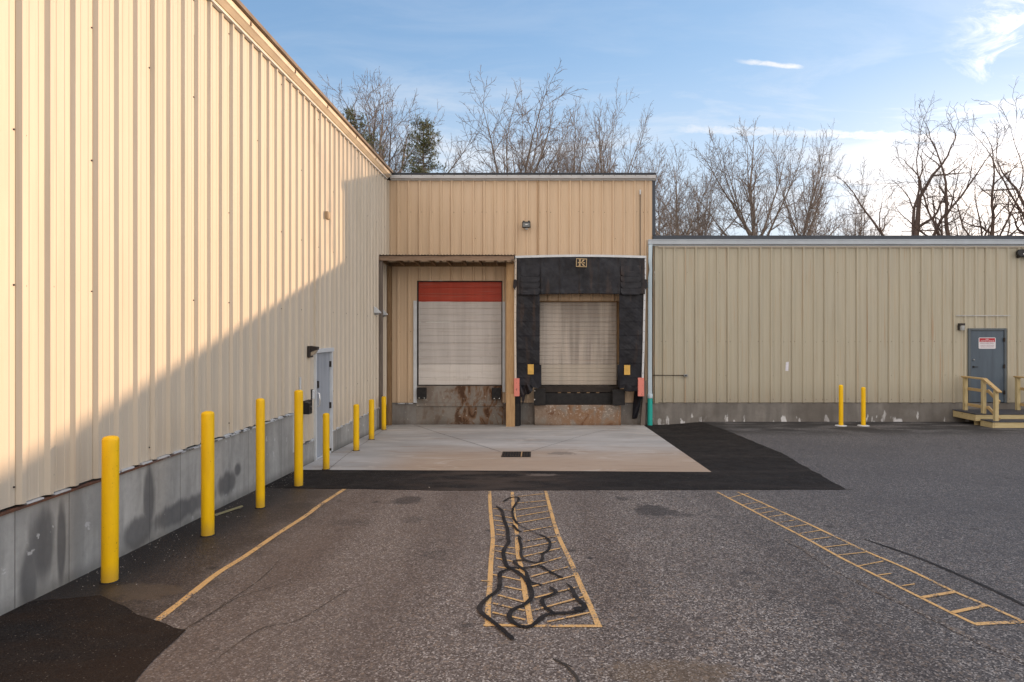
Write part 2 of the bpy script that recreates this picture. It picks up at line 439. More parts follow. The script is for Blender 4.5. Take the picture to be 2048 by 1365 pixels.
def vinyl_mat():
    m = M('black_vinyl', .42, 0, .3)
    n = m.noise(3, 5); sc_ = m.noise(5, 6, m.vec((.5,1,5)), .7, .5)
    col = m.mix(m.rng(n, .3, .7), (.006,.006,.009), (.016,.017,.023))
    col = m.mix(m.math('MULTIPLY', m.rng(sc_, .64, .72), .35), col, (.2,.19,.2))
    col = m.mix(m.math('MULTIPLY', m.rng(m.noise(2.5, 4, m.vec((2,1,.3))), .55, .7), .35), col, (.07,.04,.025))
    m.color(col); m.rough(m.rng(m.noise(8, 4), .3, .7, .32, .6))
    m.bump(m.math('ADD', m.noise(7, 4, None, .5, .8), m.math('MULTIPLY', m.noise(120, 2), .05)), .25, .007)
    return m.done()

MT = dict(
  wallL=panel_mat('tan_metal_panel', (.63,.55,.435), 1, .25),
  wallR=panel_mat('buff_metal_panel', (.62,.46,.30), 0, .5),
  wallE=panel_mat('sage_beige_metal_panel', (.46,.42,.315), 0, 1.0),
  gutter=plain('cream_gutter', (.62,.56,.46), .4, 0, .1, 3),
  gutterW=plain('pale_grey_gutter', (.55,.56,.56), .4, 0, .12, 3),
  gutterL=plain('cream_painted_gutter', (.78,.68,.54), .4, 0, .16, 2),
  roofdark=plain('black_roof_edge', (.02,.024,.032), .5),
  roofblue=plain('charcoal_blue_trim', (.045,.055,.07), .5),
  roof=plain('roof_sheet', (.3,.3,.29), .6),
  brown=plain('weathered_brown_trim', (.24,.18,.13), .6, 0, .3, 5),
  screw=plain('screw_head', (.05,.04,.035), .6),
  fndL=concrete_mat('foundation_concrete', (.40,.395,.375), 'left'),
  fndR=concrete_mat('stained_foundation_concrete', (.25,.235,.215), 'rear'),
  fndE=concrete_mat('spalled_foundation_concrete', (.22,.205,.185), 'right'),
  dockc=concrete_mat('rusty_dock_concrete', (.25,.225,.195), 'dock'), dock2=concrete_mat('orange_rust_concrete', (.27,.23,.19), 'dock2'),
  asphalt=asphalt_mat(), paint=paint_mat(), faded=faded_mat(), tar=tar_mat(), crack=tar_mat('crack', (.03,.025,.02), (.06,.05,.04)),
  newasph=newasph_mat('new_asphalt', False), oldseal=newasph_mat('brown_sealed_asphalt', True), slab=slab_mat(),
  yellow=bollard_mat(),
  white=plain('white_painted_metal', (.62,.65,.67), .45, 0, .12, 5),
  pipew=plain('pale_blue_white_pipe', (.52,.64,.70), .4, 0, .12, 3),
  teal=plain('teal_pvc', (.02,.42,.36), .4, 0, .1, 3),
  greydoor=None,
  black=plain('black_plastic', (.012,.012,.013), .45),
  rubber=plain('black_rubber', (.016,.015,.015), .7, 0, .2),
  bronze=plain('dark_bronze_metal', (.035,.028,.025), .45),
  steel=plain('galvanised_steel', (.32,.33,.34), .35, .8, .15),
  darksteel=plain('dirty_dark_steel', (.035,.026,.02), .6, .2, .3),
  lens=plain('milky_lens', (.42,.44,.44), .2, 0, .06),
  bright=plain('polished_reflector', (.85,.84,.8), .15, .6, .05),
  secW=section_mat('white_door_section', (.58,.545,.51), .12),
  secB=section_mat('bright_door_section', (.70,.66,.61), .06),
  secS=section_mat('streaked_door_section', (.52,.46,.395), .42),
  secD=section_mat('brownish_door_section', (.50,.44,.36), .2),
  red=section_mat('red_door_section', (.44,.045,.018), .15),
  vinyl=vinyl_mat(),
  goldtag=plain('gold_reflector', (.72,.44,.10), .4, 0, .2, 9),
  pink=None,
  pineO=wood_mat('orange_pine', (.50,.33,.17), (.38,.23,.11)),
  pineOx=wood_mat('weathered_beam', (.34,.24,.17), (.22,.15,.10), 'x'),
  greywood=wood_mat('grey_weathered_wood', (.20,.165,.14), (.12,.098,.082)),
  tanwood=wood_mat('tan_stud', (.26,.17,.09), (.17,.10,.05)),
  pt=wood_mat('new_treated_pine', (.56,.46,.25), (.43,.34,.17)),
  ptx=wood_mat('new_treated_pine_board', (.56,.46,.25), (.43,.34,.17), 'x'),
  pty=wood_mat('new_treated_pine_rail', (.52,.38,.19), (.42,.29,.13), 'y'),
  deck=plain('grey_decking', (.06,.063,.075), .6, 0, .2, 20),
  bark=None, needles=None,
)
def gdoor(name, c, c2):
    m = M(name, .5, 0, .4)
    n = m.noise(5, 6, m.vec((1,1,.12)), .65); n2 = m.noise(22, 5, m.vec((1,1,.2)), .7)
    col = m.mix(m.rng(n, .35, .7), c, c2)
    col = m.mix(m.math('MULTIPLY', m.rng(n2, .58, .7), .4), col, tuple(x*.4 for x in c))
    m.color(col); return m.done()
MT['greydoor'] = gdoor('worn_pale_grey_door', (.36,.39,.43), (.25,.28,.32))
MT['bluedoor'] = gdoor('slate_blue_door', (.085,.115,.145), (.065,.085,.11))
MT['frame2'] = gdoor('slate_door_frame', (.10,.12,.13), (.07,.08,.09))
def pinkm():
    m = M('salmon_painted_wood', .7)
    n = m.noise(10, 5, m.vec((2.5,1,.6)), .7)
    m.color(m.mix(m.rng(n, .60, .64), (.72,.24,.19), (.12,.07,.06))); return m.done()
MT['pink'] = pinkm()
def barkm(name, c, c2):
    m = M(name, .85, 0, .2); n = m.noise(5, 5, m.vec((3,3,.6)))
    m.color(m.mix(m.rng(n, .3, .7), c, c2)); return m.done()
MT['bark'] = barkm('bark', (.17,.14,.12), (.28,.235,.20))
MT['twig'] = barkm('twigs', (.16,.13,.112), (.25,.205,.175))
MT['bark2'] = barkm('dark_bark', (.085,.06,.05), (.14,.10,.08))
def needlem():
    m = M('evergreen_needles', .8, 0, .2); n = m.noise(1.4, 5); n2 = m.noise(12, 3)
    c = m.mix(m.rng(n, .35, .65), (.06,.075,.03), (.17,.16,.075))
    c = m.mix(m.math('MULTIPLY', m.rng(n2, .55, .7), .5), c, (.26,.20,.11)); m.color(c); return m.done()
MT['needles'] = needlem()

# ------------------------------------------------------------------ ground and sheets laid on it
def sheet(poly, off, step=1.0):
    bm = bmesh.new()
    vs = [bm.verts.new((x, y, 0)) for x, y in poly]; bm.faces.new(vs)
    xs = [p[0] for p in poly]; ys = [p[1] for p in poly]
    cuts = []
    q = math.ceil(min(xs)/step)*step
    while q < max(xs): cuts.append(((q,0,0),(1,0,0))); q += step
    q = math.ceil(min(ys)/step)*step
    while q < max(ys): cuts.append(((0,q,0),(0,1,0))); q += step
    cuts += [((0,YW,0),(0,1,0))] if min(ys) < YW < max(ys) else []
    for co, no in cuts:
        bmesh.ops.bisect_plane(bm, geom=bm.verts[:]+bm.edges[:]+bm.faces[:], plane_co=co, plane_no=no, dist=1e-5)
    mb = MB(); bm.verts.index_update()
    mb.v = [Vector((v.co.x, v.co.y, g(v.co.x, v.co.y)+off)) for v in bm.verts]
    for f in bm.faces:
        idx = [v.index for v in f.verts]
        if f.normal.z < 0: idx.reverse()
        mb.f.append(idx); mb.sm.append(False)
    bm.free(); return mb
def grid_ground():
    mb = MB()
    xs = [-400,-150,-60,-30,-15]+[-8+i for i in range(11)]+[3+.25*i for i in range(1, 13)]+[7+i for i in range(0, 12)]+[24,35,60,150,400]
    ys = [-200,-60,YW-30]+[-10+i for i in range(23)]+[13+.25*i for i in range(1, 21)]+[YW, 19, 22, 30, 60, 150, 500]
    xs = sorted(set(xs)); ys = sorted(set(ys))
    for y in ys:
        for x in xs: mb.v.append(Vector((x, y, g(x, y))))
    n = len(xs)
    for j in range(len(ys)-1):
        for i in range(n-1):
            mb.f.append([j*n+i, j*n+i+1, (j+1)*n+i+1, (j+1)*n+i]); mb.sm.append(True)
    return mb
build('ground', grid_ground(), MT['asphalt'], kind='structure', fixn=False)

def rough_edge(pts, amp, step=.12, seed=0, closed=True):
    out = []; n = len(pts)
    for i in range(n):
        a = Vector(pts[i]); b = Vector(pts[(i+1) % n]); d = b-a; L = d.length
        k = max(1, int(L/step)); nn = Vector((-d.y, d.x))/max(L, 1e-6)
        for j in range(k):
            p = a+d*(j/k)
            w = amp*(noise.noise(Vector((p.x*3+seed, p.y*3, seed)))+.5*noise.noise(Vector((p.x*11, p.y*11+seed, 2))))
            if j == 0: w = 0
            out.append((p.x+nn.x*w, p.y+nn.y*w))
    return out
# concrete apron in front of the docks
slab_poly = [G(630,940), G(1024,943), G(1423,945.5), (3.02, YW-.01), (XL+.03, YW-.01), (XL+.03, 11.3)]
slab_poly[0] = (XL+.03, G(640,941)[1])
slab_poly = [slab_poly[0], slab_poly[1], slab_poly[2], slab_poly[3], slab_poly[4]]
build('concrete_pavement', sheet(slab_poly, .010, .5), MT['slab'], kind='structure', fixn=False)
# new tarmac strip wrapped round the slab
s0 = slab_poly[2]
front = rough_edge([(XL+.1, G(560,976)[1]), G(900,982), G(1300,981), G(1692,980)], .03, closed=False)
front = [p for p in front if p[1] < 10.2]
new_poly = [slab_poly[0], (XL+.05, slab_poly[0][1]-.02), (XL+.05, G(560,976)[1])] + \
    rough_edge([(XL+.05, G(560,976)[1]), G(900,982), G(1300,981), G(1692,980)], .025, seed=3)[:-1]
# drop the closing leg made by rough_edge
def open_edge(pts, amp, seed):
    r = rough_edge(pts, amp, seed=seed); L = 0
    last = Vector(pts[-1])
    k = next(i for i, p in enumerate(r) if (Vector(p)-last).length < 1e-6)
    return r[:k+1]
edgeF = open_edge([(XL+.03, G(560,976)[1]), G(900,982), G(1300,981), G(1692,980)], .025, 3)
edgeR = open_edge([G(1692,980), G(1560,905), (G(1405,845)[0], YW-.03)], .03, 5)
new_poly = edgeF + edgeR[1:] + [(3.02+.01, YW-.03), (s0[0]+.01, s0[1]-.005), slab_poly[1], slab_poly[0], (XL+.03, slab_poly[0][1])]
new_poly = edgeF + edgeR[1:] + [(3.0, YW-.03), (s0[0]-.05, s0[1]+.03), (slab_poly[1][0], slab_poly[1][1]+.05), (XL+.03, slab_poly[0][1]+.05)]
build('tarmac_strip', sheet(new_poly, .006, .25), MT['newasph'], kind='structure', fixn=False)
# brown sealed patch in the left foreground
seal = open_edge([(XL+.02, 5.35), G(200,1192), G(262,1222), G(312,1243), G(372,1262), G(330,1300), G(270,1365), G(150,1560), (-2.6,1.0)], .028, 9)
seal_poly = seal + [(-2.9,-2.0), (XL+.02,-2.0)]
build('sealed_tarmac', sheet(seal_poly, .006, .5), MT['oldseal'], kind='structure', fixn=False)

def stroke(pts, w, off, taper=None, wob=0.0, seed=0, sub=.05):
    """flat ribbon following the ground along a path"""
    pts = [Vector(p) for p in pts]
    # Catmull-Rom
    path = []
    for i in range(len(pts)-1):
        p0 = pts[max(i-1,0)]; p1 = pts[i]; p2 = pts[i+1]; p3 = pts[min(i+2, len(pts)-1)]
        k = max(2, int((p2-p1).length/sub))
        for j in range(k):
            t = j/k
            path.append(.5*((2*p1)+(p2-p0)*t+(2*p0-5*p1+4*p2-p3)*t*t+(3*p1-p0-3*p2+p3)*t**3))
    path.append(pts[-1])
    mb = MB(); m = len(path)
    for i, p in enumerate(path):
        d = (path[min(i+1,m-1)]-path[max(i-1,0)]); d = d.normalized() if d.length > 1e-9 else Vector((0,1))
        nn = Vector((-d.y, d.x))
        ww = w*(1+wob*noise.noise(Vector((i*.35, seed, 0)))+wob*.6*noise.noise(Vector((i*1.1, seed, 5))))
        if taper:
            t = i/(m-1); ww *= min(1, .25+t/taper, .25+(1-t)/taper)
        a = p+nn*ww/2; b = p-nn*ww/2
        mb.v.append(Vector((a.x, a.y, g(a.x,a.y)+off))); mb.v.append(Vector((b.x, b.y, g(b.x,b.y)+off)))
        if i: q = 2*i; mb.f.append([q-2, q-1, q+1, q]); mb.sm.append(False)
    return mb
def merge(dst, src):
    dst.add(src.v, src.f); return dst

def lines(name, mat, strokes, label, cat, **kw):
    mb = MB()
    for i, (pts, w) in enumerate(strokes):
        merge(mb, stroke([G(*p) for p in pts], w, kw.get('off', .004)+i*.0002, kw.get('taper'), kw.get('wob', .12), i+1, kw.get('sub', .08)))
    return build(name, mb, mat, label=label, cat=cat, fixn=False, kind=kw.get('kind'))
c5 = lambda x, y: (900+x/4.015, 960+y/4.015)
c6 = lambda x, y: (1300+x/2.738, 900+y/2.738)
LW = .046
S = [([c5(318,92), c5(325,250), c5(343,440), c5(342,520), c5(330,650), c5(320,850), c5(305,1040), c5(306,1180)], LW),
     ([c5(500,100), c5(512,260), c5(535,420), c5(545,590), c5(575,720), c5(600,900), c5(625,1030), c5(652,1180)], LW),
     ([c5(768,92), c5(815,270), c5(870,450), c5(965,650), c5(1050,850), c5(1110,980), c5(1195,1180)], LW),
     ([c5(270,1168), c5(700,1176), c5(1222,1178)], LW*.9)]
for q in ((345,232,500,250),(360,288,515,310),(345,325,530,352),(370,368,500,378),(370,402,440,412),(370,440,440,450),(360,532,540,555),
          (360,572,540,605),(370,632,510,660),(385,703,590,735),(340,765,570,812),(440,862,600,895),(385,930,590,985),(345,997,600,1055),(340,1070,605,1130),
          (245,815,345,822),
          (550,138,750,115),(530,192,770,170),(530,247,780,212),(540,300,795,255),(550,352,810,305),(590,420,820,378),(590,500,860,457),(580,555,850,502),
          (590,622,885,555),(650,700,900,628),(650,785,950,705),(660,865,1000,775),(680,955,1020,868),(660,1060,1080,945),(780,1150,1120,1075)):
    S.append(([c5(q[0],q[1]), c5(q[2],q[3])], LW*.5))
lines('painted_marking', MT['paint'], S, 'worn orange hatched wedge painted on asphalt in front of docks, crossed by tar squiggles', 'road marking')
S = [([c6(368,232), c6(430,265), c6(620,365), c6(860,490), c6(1060,600), c6(1290,715), c6(1490,815), c6(1650,895), c6(1785,958)], .034),
     ([c6(480,232), c6(620,295), c6(820,385), c6(1000,470), c6(1200,565), c6(1400,650), c6(1660,775), c6(1860,860), c6(2060,950), c6(2200,1010)], .036),
     ([c6(1775,957), c6(1900,950), c6(2060,945)], .05)]
for q in ((430,265,545,238),(500,303,615,285),(560,330,665,312),(605,350,700,333),(650,370,745,355),(690,403,800,385),(745,428,870,410),(815,462,935,443),
          (870,495,990,480),(945,537,1090,520),(1030,580,1180,563),(1140,640,1280,612),(1250,690,1320,680),(1370,750,1450,738),(1490,812,1660,783),(1655,895,1840,855)):
    w = .018 if q[0] < 1480 else .042
    S.append(([c6(q[0],q[1]), c6(q[2],q[3])], w))
lines('painted_marking', MT['paint'], S, 'long ladder-shaped orange marking painted across the right of the yard', 'road marking')
lines('painted_marking', MT['paint'], [([(312.5,1243),(372,1197),(434.6,1148),(488,1114.6),(554.6,1069),(600,1040),(621,1025.6),(640,1011),(689,979)], .062)],
      'single orange line running beside the row of left bollards', 'road marking')
lines('faded_marking', MT['faded'], [([c6(740,490), c6(860,560), c6(1000,650), c6(1250,780), c6(1500,900), c6(1750,1030), c6(1860,1082), c6(2060,1170)], .055)],
      'faint rust-brown worn line left of the orange ladder marking', 'road marking', wob=.5)
lines('tar_crack_seal', MT['tar'], [([c6(1172,490), c6(1260,520), c6(1350,550), c6(1500,605), c6(1700,690), c6(1900,780), c6(2060,860), c6(2200,930)], .045)],
      'straight black tar seal running off to the right beyond the ladder marking', 'tar seal', off=.004, taper=.25, wob=.35, sub=.04)
T = [([c5(370,215),c5(415,255),c5(435,330),c5(460,400),c5(465,470),c5(470,510),c5(430,580),c5(440,660),c5(465,710),c5(520,735),c5(590,790),c5(640,870),c5(655,950),
       c5(600,1010),c5(510,1050),c5(475,1100),c5(500,1150),c5(570,1185),c5(650,1185),c5(720,1130),c5(780,1090),c5(900,1080),c5(1050,1060),c5(1078,1020),c5(1010,950),c5(970,870),c5(930,840)], 0.042),
     ([c5(425,182),c5(490,147),c5(552,155),c5(505,240),c5(510,310),c5(545,365)], 0.031),
     ([c5(550,470),c5(570,540),c5(570,610),c5(600,650),c5(700,672),c5(740,650),c5(745,600),c5(790,570),c5(802,510),c5(770,470),c5(705,440)], 0.031),
     ([c5(705,440),c5(600,395),c5(548,368)], 0.012), ([c5(505,370),c5(540,410),c5(570,425)], 0.035),
     ([c5(475,728),c5(405,755),c5(400,850),c5(380,900),c5(300,960),c5(235,1040),c5(290,1110),c5(380,1180),c5(510,1295)], 0.040),
     ([c5(465,712),c5(590,715),c5(720,700),c5(780,735),c5(905,800)], 0.031),
     ([c5(600,655),c5(530,655),c5(515,670),c5(570,715),c5(610,750),c5(640,825),c5(740,855)], 0.031),
     ([c5(800,868),c5(850,910),c5(800,940),c5(740,970),c5(760,1030),c5(840,1085)], 0.035),
     ([c5(480,460),c5(545,455),c5(575,485)], 0.017), ([c5(380,495),c5(440,480)], 0.021), ([c5(990,1040),c5(1040,1050),c5(1075,1030)], 0.071)]
lines('tar_crack_seal', MT['tar'], T, 'looping black tar squiggles sealing cracks over the central orange hatching', 'tar seal', off=.012, taper=.04, wob=.32, sub=.025)
lines('tar_crack_seal', MT['crack'], [([(1105,1318),(1130,1332),(1150,1352),(1160,1372)], .02), ([(1112,1322),(1145,1335)], .012)],
      'short ragged dark crack at the bottom edge of the photo', 'tar seal', off=.005, taper=.2, wob=.8, sub=.03)
cr1 = []
for a in (([(300,1300),(420,1230),(480,1195),(560,1170),(600,1150)],.006), ([(372,1262),(440,1215),(520,1160),(560,1120)],.005),
          ([(930,945),(928,965),(922,981)],.03),):
    cr1.append(a)
cr1 += [([(880,1365),(900,1290),(870,1220),(905,1150),(880,1090)],.005), ([(1250,1300),(1330,1270),(1400,1290),(1500,1240)],.004), ([(420,1330),(520,1260),(600,1240),(700,1180),(760,1170)],.006)]
lines('pavement_crack', MT['crack'], cr1[:2]+[cr1[-1]], 'fine dark cracks in asphalt right of the single orange line', 'crack', off=.006, wob=.6, taper=.3, sub=.04)
lines('slab_joint', MT['crack'], [([(828,851),(880,868),(940,886),(1001,905)], .012)], 'thin joint running left from the drain across the concrete apron', 'joint', off=.0125, wob=.3)
lines('slab_joint', MT['crack'], [([(1062,904),(1120,886),(1190,866),(1240,856)], .010)], 'thin joint running right from the drain across the concrete apron', 'joint', off=.0125, wob=.3)
lines('slab_joint', MT['crack'], [([(660,938),(700,906),(740,880),(778,853)], .008)], 'joint parallel to the left wall beside the short bollards', 'joint', off=.0125, wob=.3)

# drain grate
dx0, dy0 = G(1000,916); dx1, dy1 = G(1062,905)
dx0, dx1 = dx0+.02, dx1+.0
t = thing('drain_grate', ((dx0+dx1)/2, (dy0+dy1)/2, g(0,(dy0+dy1)/2)+.010), 'rectangular dark steel drain grate set in the concrete apron', 'drain')
zg = lambda y, o: g(0, y)+.010+o
mb = MB(); mb.add([(dx0,dy0,zg(dy0,.002)),(dx1,dy0,zg(dy0,.002)),(dx1,dy1,zg(dy1,.002)),(dx0,dy1,zg(dy1,.002))], [(0,1,2,3)])
build('pit', mb, MT['rubber'], t, fixn=False)
mb = MB()
for (a, b, c, d) in ((dx0,dx1,dy0,dy0+.03),(dx0,dx1,dy1-.03,dy1),(dx0,dx0+.03,dy0+.03,dy1-.03),(dx1-.03,dx1,dy0+.03,dy1-.03)):
    mb.add([(a,c,zg(c,.006)),(b,c,zg(c,.006)),(b,d,zg(d,.006)),(a,d,zg(d,.006))], [(0,1,2,3)])
build('frame', mb, MT['darksteel'], t, fixn=False)
for i in range(9):
    x = dx0+.04+(dx1-dx0-.08)*(i+.5)/9
    mb = MB(); mb.beam((x-.008, dy0+.03, zg(dy0+.03,.006)), (x-.008, dy1-.03, zg(dy1-.03,.006)), .022, .008)
    build('bar', mb, MT['pineO'] if i == 6 else MT['darksteel'], t)

# ------------------------------------------------------------------ ribbed metal cladding
PITCH = .3048
def profile(u0, u1, phase):
    """(u, d) points of the cladding from u0 to u1; ribs centred where (u-phase)%PITCH==0"""
    out = []
    k0 = math.floor((u0-phase)/PITCH)-1; k1 = math.ceil((u1-phase)/PITCH)+1
    for k in range(k0, k1+1):
        c = phase+k*PITCH
        pts = [(-.041,0),(-.020,.037),(.020,.037),(.041,0),(.092,0),(.097,.004),(.108,.004),(.113,0),(.192,0),(.197,.004),(.208,.004),(.213,0)]
        if k % 3 == 0:
            pts = [(-.050,0),(-.0495,-.009),(-.0425,-.009),(-.042,.001),(-.022,.039),(.019,.039),(.020,.037),(.041,0)]+pts[4:]
        out += [(c+a, b) for a, b in pts]
    out = [p for p in out if u0 < p[0] < u1]
    def at(u):
        return 0.0
    return [(u0, 0.0)]+out+[(u1, 0.0)]
def cladding(mb, tf, u0, u1, z0, z1, phase, wav=.0):
    pr = profile(u0, u1, phase); n = len(pr)
    vs = []; fs = []
    for z in (z0, z1):
        for u, d in pr: vs.append(tf(u, d, z))
    for i in range(n-1): fs.append((i, i+1, n+i+1, n+i))
    mb.add(vs, fs)
    return pr
def cladding_flipcheck(mb, nrm):
    nrm = Vector(nrm)
    for i, f in enumerate(mb.f):
        a, b, c = (mb.v[j] for j in f[:3])
        if (b-a).cross(c-a).dot(nrm) < 0: mb.f[i] = f[::-1]
def screws(tf, u0, u1, rows, phase, nrm, prob=.8, r=.008, skip=None, both=False, seed=1):
    rnd = random.Random(seed); mb = MB()
    k0 = math.ceil((u0-phase)/PITCH); k1 = math.floor((u1-phase)/PITCH)
    for z, pr in rows:
        for k in range(k0, k1+1):
            c = phase+k*PITCH
            offs = [.056] + ([-.062] if k % 3 == 0 else [])
            for o in offs:
                if rnd.random() > pr: continue
                u = c+o; zz = z+rnd.uniform(-.012,.012)
                if skip and skip(u, zz): continue
                a = tf(u, 0.0, zz); b = tf(u, .008, zz)
                mb.tube([a, b], r*rnd.uniform(.8,1.2), 6)
    return mb

tfL = lambda u, d, z: Vector((XL+d-.01, u, z))
tfR = lambda u, d, z: Vector((u, YW-d, z))
PH_L = 5.285
EAVE = HC+4.249
FTOP = .63                      # rear foundation top
ZL1 = HC-1.405                  # top of the high foundation, left wall
YS = LY(585.5)                  # step in the foundation
YD0, YD1 = LY(628.5), LY(663)   # left door incl. frame
DTOP = 2.325
# ---- left warehouse
wl = thing('metal_warehouse', (XL-6, 5, 0), 'tall tan ribbed-metal warehouse wall along the left, upper part sunlit, on grey concrete base', 'building')
mb = MB()
Y0 = -9.0
cladding(mb, tfL, Y0, YS, ZL1-.01, EAVE, PH_L)
cladding(mb, tfL, YS, YD0, FTOP+.01, EAVE, PH_L)
cladding(mb, tfL, YD0, YD1, DTOP, EAVE, PH_L)
cladding(mb, tfL, YD1, YW-.02, FTOP-.02, EAVE, PH_L)
cladding_flipcheck(mb, (1,0,0))
build('wall', mb, MT['wallL'], wl, fixn=False)
mb = MB()
mb.box(XL-12, XL-.011, Y0, YW-.02, EAVE-.6, EAVE+.1)      # solid behind
mb.box(XL-12, XL-11.8, Y0, YW+12, 0, EAVE)
mb.box(XL-11.8, XL-.25, Y0, Y0+.2, 0, EAVE-.6)
pieces('rear_wall', mb, MT['wallL'], wl)
rows = [(1.38+.03,.75),(2.2,.25),(3.05,.8),(4.3,.5),(5.55,.7),(6.75,.5)]
mb = screws(tfL, Y0, YW-.1, rows, PH_L, None, skip=lambda u, z: (YD0-.1 < u < YD1+.1 and z < DTOP+.1), seed=4)
build('fasteners', mb, MT['screw'], wl, fixn=False, kind='stuff')
mb = MB()
mb.box(XL-.3, XL+.012, Y0, YS, -.4, ZL1-.05)
mb.box(XL-.3, XL+.010, YS+.0, YD0-.04, -.4, FTOP-.03)
mb.box(XL-.3, XL+.010, YD1+.0, YW, -.4, FTOP-.04)
pieces('foundation', mb, MT['fndL'], wl)
# base trim: rusty angle near, foil closure strip with gaps
def rusttrim():
    m = M('rusty_base_trim', .6); xyz = m.sep()
    k = m.rng(m.math('ADD', xyz[1], m.math('MULTIPLY', m.noise(3, 4), 1.2)), 7.6, 8.6)
    n = m.noise(7, 5, m.vec((1,1,1)), .7)
    c = m.mix(m.rng(n, .35, .6), (.17,.07,.04), (.10,.05,.035))
    c2 = m.mix(m.rng(m.noise(9, 4), .5, .56), (.5,.52,.53), (.14,.13,.12))
    m.color(m.mix(k, c, c2)); return m.done()
rt = rusttrim()
mb = MB()
mb.box(XL-.02, XL+.030, Y0, YS-.0, ZL1-.048, ZL1-.030)
mb.box(XL-.02, XL+.030, YS+.1, YD0-.05, FTOP-.028, FTOP-.012)
mb.box(XL-.02, XL+.030, YD1+.06, YW-.03, FTOP-.038, FTOP-.022)
pieces('base_trim', mb, rt, wl)
mb = MB(); rnd = random.Random(3)
for a, b, z in ((Y0, YS-.05, ZL1-.028), (YS+.12, YD0-.05, FTOP-.010), (YD1+.08, YW-.05, FTOP-.020)):
    k = math.ceil((a-PH_L)/PITCH)
    while PH_L+k*PITCH < b-.2:
        c = PH_L+k*PITCH
        if rnd.random() < .8:
            l = rnd.uniform(.12,.24); s = c+rnd.uniform(.02,.08)
            mb.box(XL-.03, XL+.018+rnd.uniform(0,.012), s, min(s+l, b), z, z+rnd.uniform(.010,.02))
        k += 1
pieces('closure_strip', mb, plain('pale_foil', (.62,.64,.66), .4), wl)
mb = MB(); mb.box(XL-.0, XL+.035, YS-.03, YS+.07, FTOP-.03, ZL1-.03); mb.box(XL+.0, XL+.038, YS-.03, YS+.14, FTOP-.06, FTOP-.03)
build('corner_trim', mb, MT['white'], wl)
# eaves: lower flashing, gutter, roof edge
def gutter_profile_L(y0, y1, mb):
    prof = [(XL-.02, EAVE+.0),(XL+.045, EAVE+.0),(XL+.045, EAVE+.035),(XL+.06, EAVE+.03),(XL+.12, EAVE+.075),(XL+.14, EAVE+.085),(XL+.15, EAVE+.150),(XL+.125, EAVE+.155),(XL+.1, EAVE+.12),(XL-.02, EAVE+.12)]
    mb.prism([(x, y0, z) for x, z in prof], (0, y1-y0, 0))
mb = MB(); gutter_profile_L(Y0, YW-.15, mb)
gu = build('gutter', mb, MT['gutterL'], wl)
for y in (6.1, 9.2, 10.9, 12.6, 14.6, 16.4):
    mb = MB(); mb.box(XL+.03, XL+.156, y, y+.03, EAVE+.088, EAVE+.159); build('strap', mb, MT['brown'], gu)
mb = MB(); mb.box(XL-.0, XL+.052, Y0, YW-.2, EAVE-.018, EAVE-.001)
build('flashing', mb, MT['white'], gu)
mb = MB(); mb.box(XL-.3, XL+.20, Y0, YW-.17, EAVE+.160, EAVE+.215)
build('roof_edge', mb, MT['brown'], wl)
mb = MB(); mb.add([(XL+.08,Y0,EAVE+.219),(XL+.08,YW+12,EAVE+.219),(XL-12,YW+12,EAVE+.7),(XL-12,Y0,EAVE+.7)], [(0,1,2,3)])
build('roof', mb, MT['roof'], wl)
# door in the left wall
dgz = g(XL, (YD0+YD1)/2)+.014
mb = MB()
mb.box(XL-.12, XL+.035, YD0-.00, YD0+.05, dgz, DTOP-.08)
mb.box(XL-.12, XL+.035, YD1-.06, YD1, dgz, DTOP-.08)
mb.box(XL-.12, XL+.045, YD0-.02, YD1+.04, DTOP-.08, DTOP+.0)
mb.box(XL-.12, XL+.02, YD0+.05, YD1-.06, dgz-.03, dgz+.02)
dr = build('door', mb, MT['white'], wl, bevel=.004)
dr['label'] = 'white-framed pale grey side door'
mb = MB(); mb.box(XL-.06, XL-.015, YD0+.055, YD1-.065, dgz+.025, DTOP-.085)
build('leaf', mb, MT['greydoor'], dr, bevel=.003)
mb = MB(); hz = LZ(634, 800)
mb.tube([(XL-.015, YD0+.16, hz+.13),(XL+.045, YD0+.16, hz+.12),(XL+.05, YD0+.16, hz),(XL+.045, YD0+.16, hz-.12),(XL-.015, YD0+.16, hz-.13)], .014, 8)
build('handle', mb, MT['bright'], dr)
mb = MB(); lz = LZ(633, 770); mb.box(XL-.015, XL+.03, YD0+.11, YD0+.20, lz-.07, lz+.07)
build('lock', mb, MT['black'], dr, bevel=.008)
for py in (729, 812, 905):
    z = HC+(CY-py)/(CX-657)*4.207
    mb = MB(); mb.box(XL-.015, XL+.010, YD1-.10, YD1-.065, z-.06, z+.06); mb.tube([(XL+.012, YD1-.072, z-.06),(XL+.012, YD1-.072, z+.06)], .009, 8)
    build('hinge', mb, MT['darksteel'], dr)
# corner post of cladding at the inner corner
mb = MB(); mb.box(XL-.0, XL+.06, YW-.10, YW-.035, FTOP, EAVE-.02)
build('corner_flashing', mb, MT['wallL'], wl)

